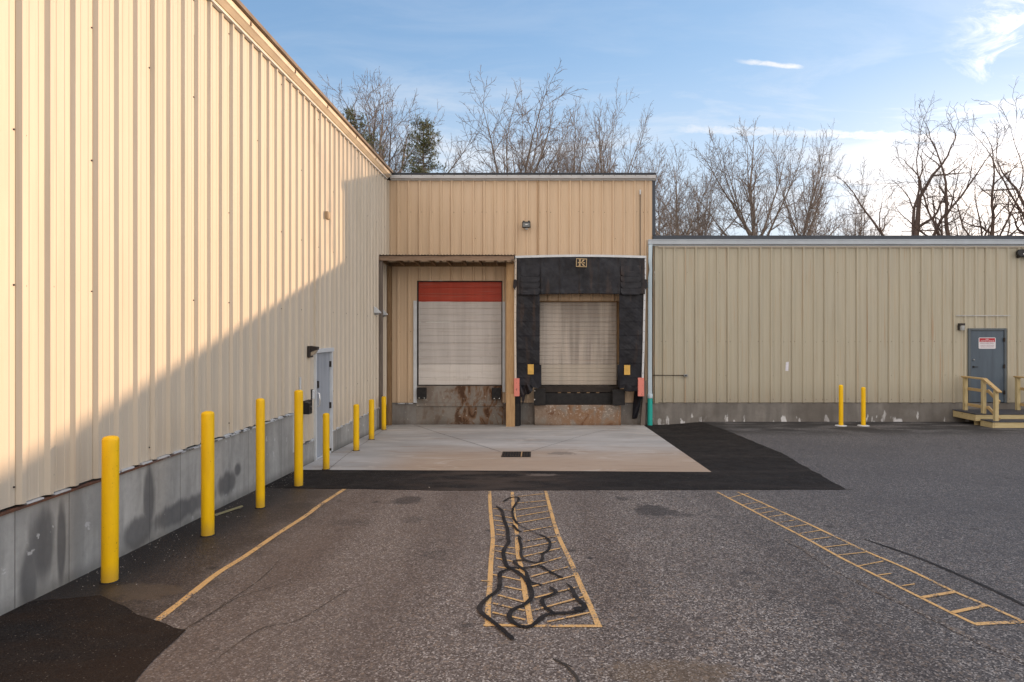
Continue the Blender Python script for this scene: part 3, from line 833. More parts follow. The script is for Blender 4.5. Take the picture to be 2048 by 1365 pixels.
# ---- things fixed on the left wall
yl = LY(621)
t = thing('wall_light', (XL, yl, LZ(621,703)), 'dark bronze wedge wall light just left of the pale grey side door', 'light')
z1 = LZ(620,692); z0 = LZ(620,715)
mb = MB(); mb.box(XL-.0, XL+.05, yl-.17, yl-.0, z0, z1)
build('back_plate', mb, MT['bronze'], t, bevel=.006)
mb = MB(); mb.prism([(XL+.05, yl-.155, z1),(XL+.17, yl-.155, z1-.02),(XL+.17, yl-.155, z1-.07),(XL+.05, yl-.155, z1-.11)], (0,.13,0))
build('hood', mb, MT['bronze'], t, bevel=.004)
mb = MB(); mb.prism([(XL+.052, yl-.14, z1-.115),(XL+.16, yl-.14, z1-.075),(XL+.12, yl-.14, z1-.15),(XL+.052, yl-.14, z0+.03)], (0,.10,0))
build('lens', mb, plain('yellowed_lens', (.42,.36,.28), .3), t)
yk = LY(621.5); zk = LZ(621.5, 789)
t = thing('keypad', (XL, yk, zk), 'small white entry keypad on the wall above the black box', 'keypad')
mb = MB(); mb.box(XL-.0, XL+.035, yk-.05, yk+.04, zk-.09, zk+.09); build('backing', mb, MT['bronze'], t)
mb = MB(); mb.box(XL+.035, XL+.07, yk-.045, yk+.035, zk-.085, zk+.085); build('cover', mb, MT['white'], t, bevel=.012)
zb = LZ(612, 812); yb = 11.76
t = thing('drop_box', (XL, yb, zb), 'black square drop box bracketed to the left wall beside the side door', 'drop box')
mb = MB(); mb.prism([(XL+.05,yb-.30,zb-.11),(XL+.05,yb-.30,zb+.085),(XL+.10,yb-.30,zb+.11),(XL+.19,yb-.30,zb+.085),(XL+.19,yb-.30,zb-.11)], (0,.16,0))
build('box', mb, MT['black'], t, bevel=.006)
mb = MB(); mb.box(XL+.02, XL+.10, yb-.14, yb+.12, zb-.04, zb+.11); build('bracket', mb, MT['black'], t, bevel=.004)
mb = MB(); mb.tube([(XL+.191,yb-.22,zb+.02),(XL+.20,yb-.22,zb+.02)], .014, 12); build('lock', mb, MT['steel'], t)
yj = LY(652); zj = LZ(652, 432)
t = thing('junction_box', (XL, yj, zj), 'small tan junction box high on the sunlit left wall', 'electrical box')
mb = MB(); mb.box(XL-.0, XL+.07, yj-.10, yj+.06, zj-.075, zj+.075); build('case', mb, plain('tan_box', (.36,.27,.18), .5), t, bevel=.006)
mb = MB(); mb.box(XL+.07, XL+.076, yj-.08, yj+.04, zj-.058, zj+.058); build('cover', mb, plain('tan_cover', (.42,.32,.21), .5), t)
mb = MB(); y = LY(600); mb.box(XL-.008, XL+.012, y-.02, y+.03, LZ(600,795), LZ(600,755))
build('white_strip', mb, MT['white'], loc=(XL, y, 1.4), bevel=.003, label='short white strip on the left wall above the fourth bollard', cat='trim strip')
for (px, py, lab) in ((749.5, 621, 'white louvred exhaust hood left of the canopy post on the corner wall'), (763.5, 625, 'white exhaust hood between the canopy post and the inner corner')):
    y = LY(px); z = LZ(px, py)
    t = thing('vent_hood', (XL, y, z), lab, 'vent', 'exhaust hoods near the inner corner')
    mb = MB(); mb.prism([(XL, y-.09, z+.10),(XL+.15, y-.09, z-.05),(XL+.15, y-.09, z-.075),(XL, y-.09, z-.075)], (0,.18,0))
    build('hood', mb, MT['white'], t, bevel=.003)
    mb = MB(); mb.box(XL+.01, XL+.11, y-.06, y+.06, z-.12, z-.076); build('duct', mb, MT['steel'], t)
# inner stud between panels
# scrap wood at the foot of the left wall
a = G(432,1033); b = G(492,1017)
mb = MB(); mb.beam((a[0]-.02,a[1],g(*a)+.012),(b[0]-.05,b[1],g(*b)+.03), .03, .018)
build('wood_scrap', mb, plain('dirty_pale_wood', (.25,.23,.13), .7), loc=(a[0],a[1],g(*a)), label='thin pale wood strip lying at the foot of the left wall behind second bollard', cat='wood scrap')
# litter
mb = MB(); rnd = random.Random(21)
for i in range(420):
    if rnd.random() < .75:
        y = rnd.uniform(5.6, 12.2); x = XL+.03+abs(rnd.gauss(0, .28))
    else:
        x = rnd.uniform(-4, 3); y = rnd.uniform(4, 10)
    r = rnd.uniform(.002,.007)*(1.6 if rnd.random() < .06 else 1); z = g(x,y)+.011+r*.3; a = rnd.uniform(0,6)
    vs = [(x+r*math.cos(a+k*1.57)*rnd.uniform(.6,1.3), y+r*math.sin(a+k*1.57)*rnd.uniform(.6,1.3), z-r*.3) for k in range(4)]+[(x,y,z+r*.6)]
    mb.add(vs, [(0,1,4),(1,2,4),(2,3,4),(3,0,4)])
build('gravel', mb, plain('pale_grit', (.42,.39,.35), .8, 0, .4, 40), kind='stuff', label='loose pale grit scattered along the foot of the left wall', cat='grit')

# ------------------------------------------------------------------ bollards
def make_bollard(r, h, loc, label, group):
    t = thing('bollard', loc, label, 'bollard', group)
    x, y, z = loc
    mb = MB(); mb.lathe([(r*1.0,-.03),(r,0),(r,h-.025),(r*.96,h-.008),(r*.8,h+.004),(r*.45,h+.012),(.004,h+.014)], (x,y,z), 28)
    build('sleeve', mb, MT['yellow'], t)
    mb = MB(); mb.lathe([(r+.012,-.02),(r+.012,.006),(r+.002,.010)], (x,y,z), 20)
    build('base_ring', mb, MT['rubber'], t)
    return t
grp = 'yellow bollards along the left wall'
labs = ['nearest and tallest-looking yellow bollard at the left, beside the brown sealed tarmac',
        'yellow bollard second nearest along the left wall', 'yellow bollard third nearest, in front of the high concrete base',
        'tall yellow bollard just left of the black drop box', 'short yellow bollard in front of the pale grey side door',
        'short yellow bollard just beyond the side door on the concrete', 'second short yellow bollard beyond the side door, by the dark base stain',
        'farthest left yellow bollard, beside the wooden canopy post']
for (px0, px1, pt, pb), lb in zip(((204,235,875,1170),(403,428,825,1076),(512,529.5,799,1020),(588.5,606,782,976),(645.5,659,828,943.5),(706.5,718.5,810,905.5),(737.5,748.5,800,883),(763,772.5,794,863.5)), labs):
    x, y = G((px0+px1)/2, pb-2); y += .06; x = ((px0+px1)/2-CX)/F*y
    z = g(x, y)+(.012 if y > 11 else 0.0)
    r = (px1-px0)/F*y/2*.97
    h = HC+(CY-pt)/F*y-z
    o = make_bollard(r, h, (x, y, z), lb, grp)
    if lb.startswith('nearest'): o.rotation_euler = (0, rad(.35), 0)
for px0, px1, pt, lb in ((1678,1686,771,'yellow bollard with white base plate against right building, the left and taller of two'), (1722.5,1731,775.5,'yellow bollard with white base plate, nearer to the wooden steps')):
    y = 17.35; x = ((px0+px1)/2-CX)/F*y; z = g(x, y); r = .056; h = HC+(CY-pt)/F*y-z
    o = make_bollard(r, h, (x, y, z), lb, 'yellow bollards with base plates')
    mb = MB()
    mb.lathe([(.15,-.01),(.15,.012),(.13,.018),(.06,.02)], (x,y,z), 14); build('base_plate', mb, MT['white'], o)

# ------------------------------------------------------------------ dock building (rear)
XR = (1308-CX)/F*YW
wd = thing('metal_warehouse', (-.5, YW+4, 0), 'buff ribbed-metal dock building straight ahead with black roof edge', 'building')
PH_R = (1072+0-CX)/F*YW
ribx = 740+1000/3.4133        # a rib seen at this pixel
PH_R = (ribx-CX)/F*YW
D1 = (834-CX)/F*YW, (1005-CX)/F*YW     # dock opening left
D2 = (1076-CX)/F*YW, (1240-CX)/F*YW
ZD0 = HC+(CY-772)/F*YW; ZD1 = HC+(CY-562)/F*YW; ZD2 = HC+(CY-602)/F*YW
mb = MB()
cladding(mb, tfR, XL+.05, D1[0], FTOP, EAVE, PH_R)
cladding(mb, tfR, D1[0], D1[1], ZD1, EAVE, PH_R)
cladding(mb, tfR, D1[1], D2[0], FTOP, EAVE, PH_R)
cladding(mb, tfR, D2[0], D2[1], ZD2, EAVE, PH_R)
cladding(mb, tfR, D2[1], XR-.06, FTOP, EAVE, PH_R)
cladding_flipcheck(mb, (0,-1,0))
build('wall', mb, MT['wallR'], wd, fixn=False)
mb = MB()
mb.box(XR-.012, XR, YW+.0, YW+14, FTOP, EAVE); mb.box(XL, XR-.012, YW+13.8, YW+14, 0, EAVE)
mb.box(XR-.14, XR-.055, YW-.018, YW+.02, FTOP, EAVE-.02)
pieces('side_wall', mb, MT['wallR'], wd)
mb = MB(); mb.box(XR-.055, XR+.035, YW-.03, YW+.06, HC+2.69, EAVE+.0)
build('corner_trim', mb, MT['roofblue'], wd)
mb = MB(); mb.box(XL, D1[0]-.02, YW+.006, YW+.3, -.4, FTOP-.02); mb.box(D1[1]+.02, D2[0]-.02, YW+.006, YW+.3, -.4, FTOP-.02); mb.box(D2[1]+.02, XR, YW+.006, YW+.3, -.4, FTOP-.02)
pieces('foundation', mb, MT['fndR'], wd)
rows = [(EAVE-.9,.75),(FTOP+2.0,.3),(FTOP+.08,.5),(EAVE-1.65,.15)]
def skipR(u, z): return (D1[0]-.05 < u < D1[1]+.05 and z < ZD1+.1) or (D2[0]-.05 < u < D2[1]+.05 and z < ZD2+.1)
build('fasteners', screws(tfR, XL+.2, XR-.1, rows, PH_R, None, skip=skipR, seed=11, r=.009), MT['screw'], wd, fixn=False, kind='stuff')
zt = lambda py: HC+(CY-py)/F*(YW-.12)
mb = MB()
pf = [(YW-.0, zt(360)),(YW-.05, zt(360)),(YW-.055, zt(357.5)),(YW-.13, zt(357)),(YW-.145, zt(351.5)),(YW-.13, zt(350.5)),(YW+.02, zt(350.5))]
mb.prism([(XL+.10, y, z) for y, z in pf], (XR+.03-XL-.10, 0, 0))
gu = build('gutter', mb, MT['gutterW'], wd)
mb = MB()
x = XL+.4
while x < XR: mb.box(x, x+.012, YW-.149, YW-.12, zt(352.6), zt(350.2)); x += .3
pieces('strap', mb, MT['brown'], gu)
mb = MB(); mb.box(XL+.06, XR+.035, YW-.14, YW+.1, zt(350.3), zt(346.3))
build('roof_edge', mb, MT['roofdark'], wd)
mb = MB(); mb.add([(XL,YW-.1,zt(346.2)),(XR+.03,YW-.1,zt(346.2)),(XR+.03,YW+14,zt(346.2)+.15),(XL,YW+14,zt(346.2)+.15)], [(0,1,2,3)])
build('roof', mb, MT['roof'], wd)
# base closure pieces
mb = MB(); rnd = random.Random(5); x = XL+.3
mb.box(XL+.25, D1[0]-.11, YW-.035, YW+.004, FTOP-.035, FTOP-.010); mb.box(D1[1]+.03, D1[1]+.12, YW-.035, YW+.004, FTOP-.03, FTOP-.01)
pieces('base_trim', mb, rt, wd)

def sectional(parent, x0, x1, ybase, zs, mats, grooves, names=None):
    for i in range(len(zs)-1):
        za, zb_ = zs[i], zs[i+1]; h = zb_-za
        mb = MB(); pr = []
        n = grooves
        pr.append((0, za+.004)); 
        for k in range(n):
            a = za+.012+(h-.024)*k/n; b = za+.012+(h-.024)*(k+1)/n
            pr += [(.0, a+.010), (.010, a+.018), (.010, b-.006), (.0, b-.001)]
        pr.append((0, zb_-.004))
        vs = []
        for x in (x0, x1):
            for d, z in pr: vs.append((x, ybase-d, z))
        m_ = len(pr)
        mb.add(vs, [(j, m_+j, m_+j+1, j+1) for j in range(m_-1)])
        cladding_flipcheck(mb, (0,-1,0))
        mb.box(x0, x1, ybase+.0015, ybase+.04, za+.002, zb_-.002)
        o = build('section', mb, MT[mats[i]], parent, fixn=False)
        if names and names[i]: o['label'] = names[i]
zsec = [HC+(CY-p)/F*(YW+.1) for p in (771.5,729.3,687,644.5,604,562.5)]
mb = MB()   # frame / tracks
mb.box(D1[0]-.095, D1[0]-.0, YW-.045, YW+.03, FTOP-.0, HC+(CY-602)/F*YW)
dd = build('dock_door', mb, MT['white'], wd, bevel=.004)
mb = MB(); mb.box(D1[1]-.0, D1[1]+.075, YW-.045, YW+.03, FTOP+.3, HC+(CY-604)/F*YW); build('jamb', mb, MT['white'], dd, bevel=.004); dd['label'] = 'left dock door, white sections under a red top section'
mb = MB(); mb.box(D1[0]+.001, D1[0]+.028, YW-.005, YW+.12, ZD0, ZD1-.0); mb.box(D1[1]-.028, D1[1]-.001, YW-.005, YW+.12, ZD0, ZD1-.0); mb.box(D1[0]+.028, D1[1]-.028, YW-.005, YW+.12, ZD1-.025, ZD1-.001)
pieces('track', mb, MT['darksteel'], dd)
sectional(dd, D1[0]+.03, D1[1]-.03, YW+.10, zsec, ['secB','secW','secW','secW','red'], 3, ['bright cleaner bottom section',None,None,None,'red top section'])
mb = MB(); mb.box(D1[0]+.03, D1[1]-.03, YW+.07, YW+.12, ZD0-.0, ZD0+.016); build('seal', mb, MT['rubber'], dd)
zsec2 = [HC+(CY-p)/F*(YW+.1) for p in (771.5,729.5,688,645,603)]
mb = MB()
mb.box(D2[0]-.0, D2[0]+.04, YW-.01, YW+.12, ZD0, ZD2-.0); mb.box(D2[1]-.075, D2[1]-.02, YW-.03, YW+.12, HC+(CY-729)/F*YW, ZD2-.02); mb.box(D2[0]+.04, D2[1]-.075, YW-.01, YW+.12, ZD2-.035, ZD2-.001)
dd2 = build('dock_door', mb, MT['tanwood'], wd); dd2['label'] = 'right dock door inside the black shelter, streaky and dirty'
sectional(dd2, D2[0]+.045, D2[1]-.09, YW+.10, zsec2, ['secD','secS','secS','secS'], 5, ['brownish bottom section',None,None,None])
mb = MB(); mb.box(D2[0]+.045, D2[1]-.09, YW+.07, YW+.12, ZD0-.0, ZD0+.016); build('seal', mb, MT['rubber'], dd2)
# dock faces under the doors
zc = HC+(CY-806)/F*YW
mb = MB(); mb.box(D1[0], D1[1], YW-.02, YW+.4, zc, ZD0-.006); mb.box(D1[0]-.02, D1[1]+.02, YW+.0, YW+.4, -.3, zc-.0)
mb.box(D1[0]-.015, D1[1]+.015, YW-.028, YW-.02+.0, zc-.10, zc-.004)
build('dock_face', mb, MT['dockc'], wd, bevel=.008)
yb2 = YW-.22
xb0, xb1 = (1069-CX)/F*yb2, (1242-CX)/F*yb2
mb = MB(); mb.box(xb0, xb1, yb2, YW+.4, -.3, HC+(CY-811)/F*yb2)
build('dock_face', mb, MT['dock2'], wd, bevel=.015)
# dock leveller and lip
xl0, xl1 = (1091-CX)/F*yb2, (1225-CX)/F*yb2
mb = MB(); mb.box(xl0, xl1, YW-.12, YW+.1, HC+(CY-811)/F*YW, HC+(CY-786)/F*YW)
lv = build('dock_leveller', mb, MT['rubber'], wd)
mb = MB(); mb.box(D2[0]+.02, D2[1]-.05, YW-.06, YW+.1, HC+(CY-785)/F*YW, ZD0-.012); build('lip', mb, MT['darksteel'], lv, bevel=.006)
mb = MB()
for i in range(5):
    x = xl0+.35+i*.27; mb.box(x, x+.09, YW-.075, YW-.061, HC+(CY-786)/F*YW, HC+(CY-784.3)/F*YW)
pieces('weld', mb, MT['tanwood'], lv)
def bumper(px0, px1, py0, py1, yf, thick, bolts):
    x0, x1 = (px0-CX)/F*yf, (px1-CX)/F*yf; z0, z1 = HC+(CY-py1)/F*yf, HC+(CY-py0)/F*yf
    mb = MB(); mb.box(x0, x1, yf, yf+thick, z0, z1)
    b = build('dock_bumper', mb, MT['rubber'], wd, bevel=.012)
    for bx, bz in bolts:
        X = x0+(x1-x0)*bx; Z = z0+(z1-z0)*bz
        mb = MB(); mb.tube([(X, yf-.012, Z),(X, yf+.002, Z)], .016, 10); build('bolt', mb, MT['bright'], b)
bumper(833.5, 852, 776, 798.5, YW-.13, .105, ((.27,.09),(.83,.09)))
bumper(983.5, 1002, 776.5, 799.5, YW-.13, .105, ((.27,.09),(.83,.09)))
bumper(1068, 1091, 779, 811, YW-.38, .25, ((.05,.9),(.05,.36)))
bumper(1225, 1250, 780, 811, YW-.38, .25, ())

# ---- things on the dock wall
z1 = HC+(CY-444)/F*YW; z0 = HC+(CY-457.5)/F*YW; x0, x1 = (1044.5-CX)/F*YW, (1061-CX)/F*YW; xm = (x0+x1)/2
t = thing('flood_light', (xm, YW, z0), 'small black square floodlight high on the dock wall', 'light')
mb = MB(); mb.box(x0, x1, YW-.17, YW-.09, z0, z1-.02); fr = build('housing', mb, MT['black'], t, bevel=.01)
mb = MB(); mb.box(x0+.02, x1-.02, YW-.176, YW-.171, z0+.02, z1-.055); build('glass', mb, plain('grey_glass', (.16,.17,.165), .12), fr)
mb = MB(); mb.tube([(xm-.03,YW-.182,z0+.075),(xm+.04,YW-.182,z0+.085)], .013, 8); build('bulb', mb, MT['bright'], fr)
mb = MB(); mb.box(x0+.02, x0+.07, YW-.16, YW-.10, z1-.02, z1+.004); mb.box(x1-.07, x1-.02, YW-.16, YW-.10, z1-.02, z1+.004); pieces('visor', mb, MT['black'], t)
mb = MB(); mb.lathe([(.02,-.045),(.05,-.02),(.06,0)], (xm, YW-.06, z0-.002), 12); mb.box(xm-.03, xm+.03, YW-.09, YW-.0, z0+.02, z0+.08); build('bracket', mb, MT['white'], t)
xc = (1279.7-CX)/F*YW
t = thing('conduit', (xc, YW, 3), 'thin grey vertical conduit with pale cap right of the dock wall', 'conduit')
mb = MB(); mb.tube([(xc,YW-.05,HC+(CY-512)/F*YW),(xc,YW-.05,HC+(CY-388)/F*YW)], .012, 8); build('pipe', mb, MT['darksteel'], t)
mb = MB(); mb.tube([(xc,YW-.05,HC+(CY-390)/F*YW),(xc,YW-.05,HC+(CY-381)/F*YW)], [.02,.026], 10); build('cap', mb, MT['white'], t)

# ------------------------------------------------------------------ wooden canopy over the left dock
YCN = LY(756.5)
xce = (1028-CX)/F*(YCN)
t = thing('canopy', (-2.4, YCN, 0), 'weathered wooden canopy with corrugated roof and two posts over the left dock door', 'canopy')
zc0, zc1 = HC+(CY-521.5)/F*YCN, HC+(CY-512)/F*YCN
mb = MB(); mb.box(XL+.02, xce, YCN, YCN+.04, zc0, zc1); build('beam', mb, MT['pineOx'], t, bevel=.003)
mb = MB(); mb.box(XL+.03, xce-.0, YW-.075, YW-.036, zc0-.06, zc1-.07); build('beam', mb, MT['tanwood'], t, bevel=.003)
n = 8
for i in range(n+1):
    x = XL+.06+(xce-XL-.12)*i/n
    mb = MB(); mb.beam((x, YCN+.041, zc0+.05), (x, YW-.076, zc0+.0), .04, .09); build('rafter', mb, MT['tanwood'], t)
mb = MB()
for i in range(4):
    x = P(812.5+i*60,523,YCN)[0]; mb.tube([(x, YCN+.30, zc0-.012),(x, YCN+.30, zc0+.006)], .022, 10)
pieces('bolt', mb, MT['bright'], t)
# corrugated sheet
mb = MB(); vs = []; N = 220
xa, xb = XL+.02, xce+.02
for j, (y, dz) in enumerate(((YCN-.05, 0), (YW-.04, -.02))):
    for i in range(N+1):
        x = xa+(xb-xa)*i/N; vs.append((x, y, zc1+.022+dz+.009*math.sin(2*math.pi*x/.085)))
mb.add(vs, [(i, i+1, N+1+i+1, N+1+i) for i in range(N)], True)
o = build('roofing', mb, plain('rusty_corrugated', (.20,.15,.12), .6, 0, .3, 8), t)
sm = o.modifiers.new('thick', 'SOLIDIFY'); sm.thickness = .004
mb = MB(); mb.box(XL+.012, XL+.10, YCN+.042, YCN+.13, g(XL,YCN)+.01, zc0-.0); build('post', mb, MT['greywood'], t, bevel=.004)
mb = MB(); mb.box(XL+.036, XL+.15, YW-.21, YW-.08, .01, zc0-.06); build('post', mb, MT['tanwood'], t, bevel=.004)
yp = 17.85
xp0, xp1 = (1012.5-CX)/F*yp, (1028.5-CX)/F*yp
mb = MB(); mb.box(xp0, xp1, yp, yp+.09, .35, zc0+.0); build('post', mb, MT['pineO'], t, bevel=.005)
mb = MB(); mb.box(xp0-.005, xp1+.02, yp-.045, yp-.002, .012, HC+(CY-788)/F*yp); build('post_foot', mb, MT['pineO'], t, bevel=.006)

# ------------------------------------------------------------------ black dock shelter
YF = 17.80
fx = lambda px, Y=YF: (px-CX)/F*Y
fz = lambda py, Y=YF: HC+(CY-py)/F*Y
t = thing('dock_shelter', (fx(1160), YF, 0), 'black vinyl dock shelter with pale edging framing the right dock door', 'dock shelter')
def curtain(x0, x1, z0, z1, y, fn, thick=.006, nx=60, nz=90):
    mb = MB(); vs = []
    for j in range(nz+1):
        z = z0+(z1-z0)*j/nz
        for i in range(nx+1):
            x = x0+(x1-x0)*i/nx; xx, dy, zz = fn(x, z, i/nx, j/nz); vs.append((xx, y-dy, zz))
    mb.add(vs, [(j*(nx+1)+i, j*(nx+1)+i+1, (j+1)*(nx+1)+i+1, (j+1)*(nx+1)+i) for j in range(nz) for i in range(nx)], True)
    return mb
def wr(x, z, s=0.0):
    return .008*noise.noise(Vector((x*3+z*2.4+s, z*1.2, s)))+.002*noise.noise(Vector((x*8-z*6, z*5+s, 3+s)))+.002*noise.noise(Vector((x*17+z*15, z*9+s, 7)))
# head curtain with sagging top line
hz1 = lambda u: .035*math.sin(math.pi*u)
def headfn(x, z, u, v):
    dy = wr(x, z, 2)*1.6+.03*(1-v)
    seam = 0
    for sx in (1083.5,1122,1161,1200,1239):
        d = abs(x-fx(sx)); 
        if d < .05: seam = max(seam, .012*(1-(d/.05)**4))
    if z < fz(588)+.1: seam *= 1.6
    zz = z+hz1(u)*v*.9-.015*(1-v)*math.sin(u*9)*.4-.02*(1-v)*(1 if u < .08 else 0)
    return x, dy+seam, zz
mb = curtain(fx(1034), fx(1289.5), fz(588.5), fz(515.8), YF, headfn, nx=160, nz=50)
hc = build('head_curtain', mb, MT['vinyl'], t, fixn=False)
def sidefn(s):
    def fn(x, z, u, v):
        k = (z-fz(588))/(.385); fr_ = (k % 1.0)
        dy = wr(x, z, s)*1.7+.004*(1-fr_)**2
        return x, dy, z
    return fn
for (a, b, bot, s) in ((1033, 1079.5, 772, 5), (1238.5, 1287, 773, 9)):
    mb = curtain(fx(a), fx(b), fz(bot), fz(586), YF+.035, sidefn(s), nx=40, nz=150)
    cu = build('side_curtain', mb, MT['vinyl'], t, fixn=False)
    cu.modifiers.new('thick', 'SOLIDIFY').thickness = .006
    # ragged lower flaps that wrap inwards
    inner = b if s == 5 else a
    sg = 1 if s == 5 else -1
    mb = MB()
    X0 = fx(inner-sg*2); 
    mb.add([(fx(inner-sg*14), YF+.03, fz(730)), (fx(inner+sg*3.2), YF+.02, fz(730)), (fx(inner+sg*3.2), YF+.06, fz(771)), (fx(inner-sg*2), YF+.04, fz(778)), (fx(inner-sg*16), YF+.02, fz(775)), (fx(inner-sg*18), YF+.03, fz(750))], [(0,1,2,3,4,5)])
    o = build('flap', mb, MT['vinyl'], cu, fixn=False); o.modifiers.new('thick', 'SOLIDIFY').thickness = .006
hc.modifiers.new('thick', 'SOLIDIFY').thickness = .006
# corner wear pleats at the head ends
for a, b in ((1041,1079.5), (1241,1281)):
    mb = MB()
    for k, (p0, p1) in enumerate(((532,553),(553,565),(565,577),(577,590))):
        y = YF-.055-.006*k
        x0, x1 = fx(a), fx(b)
        pts = [(x0, y, fz(p0)), (x1, y, fz(p0)), (x1, y-.014, fz(p1)+.05), (x1-.05, y-.018, fz(p1)), (x0+.05, y-.018, fz(p1)), (x0, y-.014, fz(p1)+.05)]
        mb.prism(pts, (0,.004,0))
    build('wear_pleat', mb, MT['vinyl'], hc, bevel=.002)
# folded drape hanging at lower left
mb = curtain(fx(1040), fx(1067), fz(795), fz(768), YF+.05, lambda x, z, u, v: (x+.05*(1-v)*(.5-u), .05*math.sin(u*9+v*3)+wr(x, z, 4)*3, z+.16*u*(1-v)+.03*math.sin(u*7)), nx=40, nz=24)
o = build('torn_drape', mb, MT['vinyl'], t, fixn=False); o.modifiers.new('thick', 'SOLIDIFY').thickness = .006
mb = MB(); mb.prism([(fx(1041),YF+.1,fz(770)),(fx(1054),YF+.1,fz(772)),(fx(1049),YF+.1,fz(800)),(fx(1045),YF+.1,fz(812)),(fx(1042),YF+.1,fz(793))], (0,.006,0)); build('torn_drape', mb, MT['vinyl'], t)
mb = curtain(fx(1248), fx(1284), fz(784), fz(768), YF+.04, lambda x, z, u, v: (x, .03*math.sin(u*7)+wr(x, z, 8)*2, z+.10*(u-.4)**2*(1-v)), nx=40, nz=16)
o = build('torn_drape', mb, MT['vinyl'], t, fixn=False); o.modifiers.new('thick', 'SOLIDIFY').thickness = .006
# side walls of the shelter box
mb = MB()
mb.prism([(fx(1030.5),YF+.05,fz(520)),(fx(1030.5),YW-.04,fz(520)),(fx(1030.5),YW-.04,.02),(fx(1030.5),YF+.22,.02),(fx(1030.5),YF+.05,fz(790))], (.14,0,0))
build('side_wall', mb, MT['vinyl'], t)
mb = MB()
mb.prism([(fx(1288),YF+.05,fz(520)),(fx(1288),YW-.04,fz(520)),(fx(1276),YW-.04,fz(842)),(fx(1268),YW-.16,fz(842)),(fx(1283),YF+.08,fz(790))], (.05,0,0))
build('side_wall', mb, MT['vinyl'], t)
mb = MB(); mb.box(fx(1032), fx(1291), YF+.06, YW-.035, fz(517), fz(514.5)); build('top_board', mb, MT['greywood'], t)
# pale edging with fixings
mb = MB(); N = 24; vs = []
for i in range(N+1):
    u = i/N; x = fx(1029.5)+(fx(1292.5)-fx(1029.5))*u; zz = fz(514.8)+hz1(u)
    for dy, dz in ((-.025,-.028),(-.025,.035),(.15,.045),(.15,-.028)): vs.append((x, YF+dy, zz+dz))
fs = []
for i in range(N):
    for k in range(4): fs.append((i*4+k, i*4+(k+1)%4, (i+1)*4+(k+1)%4, (i+1)*4+k))
fs += [(0,1,2,3), (4*N+3,4*N+2,4*N+1,4*N)]
mb.add(vs, fs); ef = build('top_flashing', mb, MT['white'], t)
for s, pts in ((0, ((1031.5,517),(1031,560),(1030.5,610),(1030.2,660),(1031,757))), (1, ((1290.5,517),(1290,560),(1288.8,620),(1287.5,690),(1285.5,757)))):
    mb = MB(); pp = [(fx(a), YF+.02, fz(b)) for a, b in pts]
    for a, b in zip(pp[:-1], pp[1:]): mb.beam(a, b, .055, .05, up=(0,1,0))
    o = build('edge_strip', mb, plain('cream_strip', (.68,.60,.50), .5) if s == 0 else MT['white'], t)
    mb = MB()
    for k in range(13):
        v = (k+.5)/13*4; i = int(v); fr_ = v-i
        a, b = Vector(pp[i]), Vector(pp[i+1]); q = a.lerp(b, fr_)
        mb.tube([(q.x, YF-.012, q.z), (q.x, YF-.003, q.z)], .009, 6)
    pieces('fastener', mb, MT['screw'], o)
    e = pp[1]
    mb = MB(); sg = -1 if s == 0 else 1
    mb.prism([(e[0]-sg*.0, YF-.02, fz(559)),(e[0]+sg*.05, YF-.02, fz(560)),(e[0]+sg*.07, YF-.02, fz(575)),(e[0]+sg*.02, YF-.02, fz(580)),(e[0]-sg*.08, YF-.02, fz(566))], (0,.03,0)); build('torn_end', mb, MT['vinyl'], t)
for px0, px1, pa, pb, ya in ((1028,1039,757,793,YF-.02),(1276,1288,756,793,YF-.02)):
    mb = MB(); mb.box(fx(px0), fx(px1), ya, ya+.10, fz(pb), fz(pa)); o = build('guard_block', mb, MT['pink'], t, bevel=.005); o['label'] = 'salmon painted wooden block'
ya = 18.1
mb = MB(); mb.prism([(fx(1281,ya),ya,.005),(fx(1290,ya),ya,.005),(fx(1293.5,ya),ya,fz(762,ya)),(fx(1288,ya),ya,fz(762,ya))], (0,.12,0)); build('post', mb, MT['greywood'], t, bevel=.004)
mb = MB(); mb.box(fx(1028.5)+.0, fx(1039), YF+.1, YF+.26, .0, fz(794)); build('pad', mb, MT['rubber'], t)
for px0, px1, pa, pb in ((1055.5,1067.5,729,749),(1248,1260,730.5,750)):
    mb = MB(); mb.box(fx(px0), fx(px1), YF-.03, YF-.022, fz(pb), fz(pa)); build('guide_tag', mb, MT['goldtag'], t)
# emblem
ex0, ex1, ez0, ez1 = fx(1151.5), fx(1173), fz(535), fz(518)
eb = thing('emblem_plate', ((ex0+ex1)/2, YF-.07, ez0), 'small tan framed letter K emblem on the black head curtain', 'emblem')
mb = MB(); mb.box(ex0, ex1, YF-.075, YF-.069, ez0, ez1); build('backing', mb, MT['rubber'], eb)
gold = plain('tan_print', (.50,.36,.19), .5, 0, .12, 20)
w_, h_ = ex1-ex0, ez1-ez0
mb = MB(); yy = YF-.081
for a in ((0,1,0,.08),(0,1,.92,1),(0,.06,.08,.92),(.94,1,.08,.92)): mb.box(ex0+a[0]*w_, ex0+a[1]*w_, yy, YF-.0752, ez0+a[2]*h_, ez0+a[3]*h_)
build('border', mb, gold, eb)
def poly(mb, pts, y0, d): mb.prism([(ex0+a*w_, y0, ez0+b*h_) for a, b in pts], (0,d,0))
mb = MB()
poly(mb, [(.22,.13),(.46,.13),(.41,.24),(.41,.40),(.28,.40),(.28,.24)], yy, .006)
poly(mb, [(.28,.60),(.41,.60),(.41,.78),(.46,.88),(.22,.88),(.28,.78)], yy, .006)
poly(mb, [(.50,.60),(.62,.60),(.80,.87),(.62,.87)], yy, .006)
poly(mb, [(.54,.40),(.64,.15),(.84,.15),(.64,.40)], yy, .006)
poly(mb, [(.16,.44),(.52,.44),(.56,.50),(.52,.56),(.16,.56)], yy, .006)
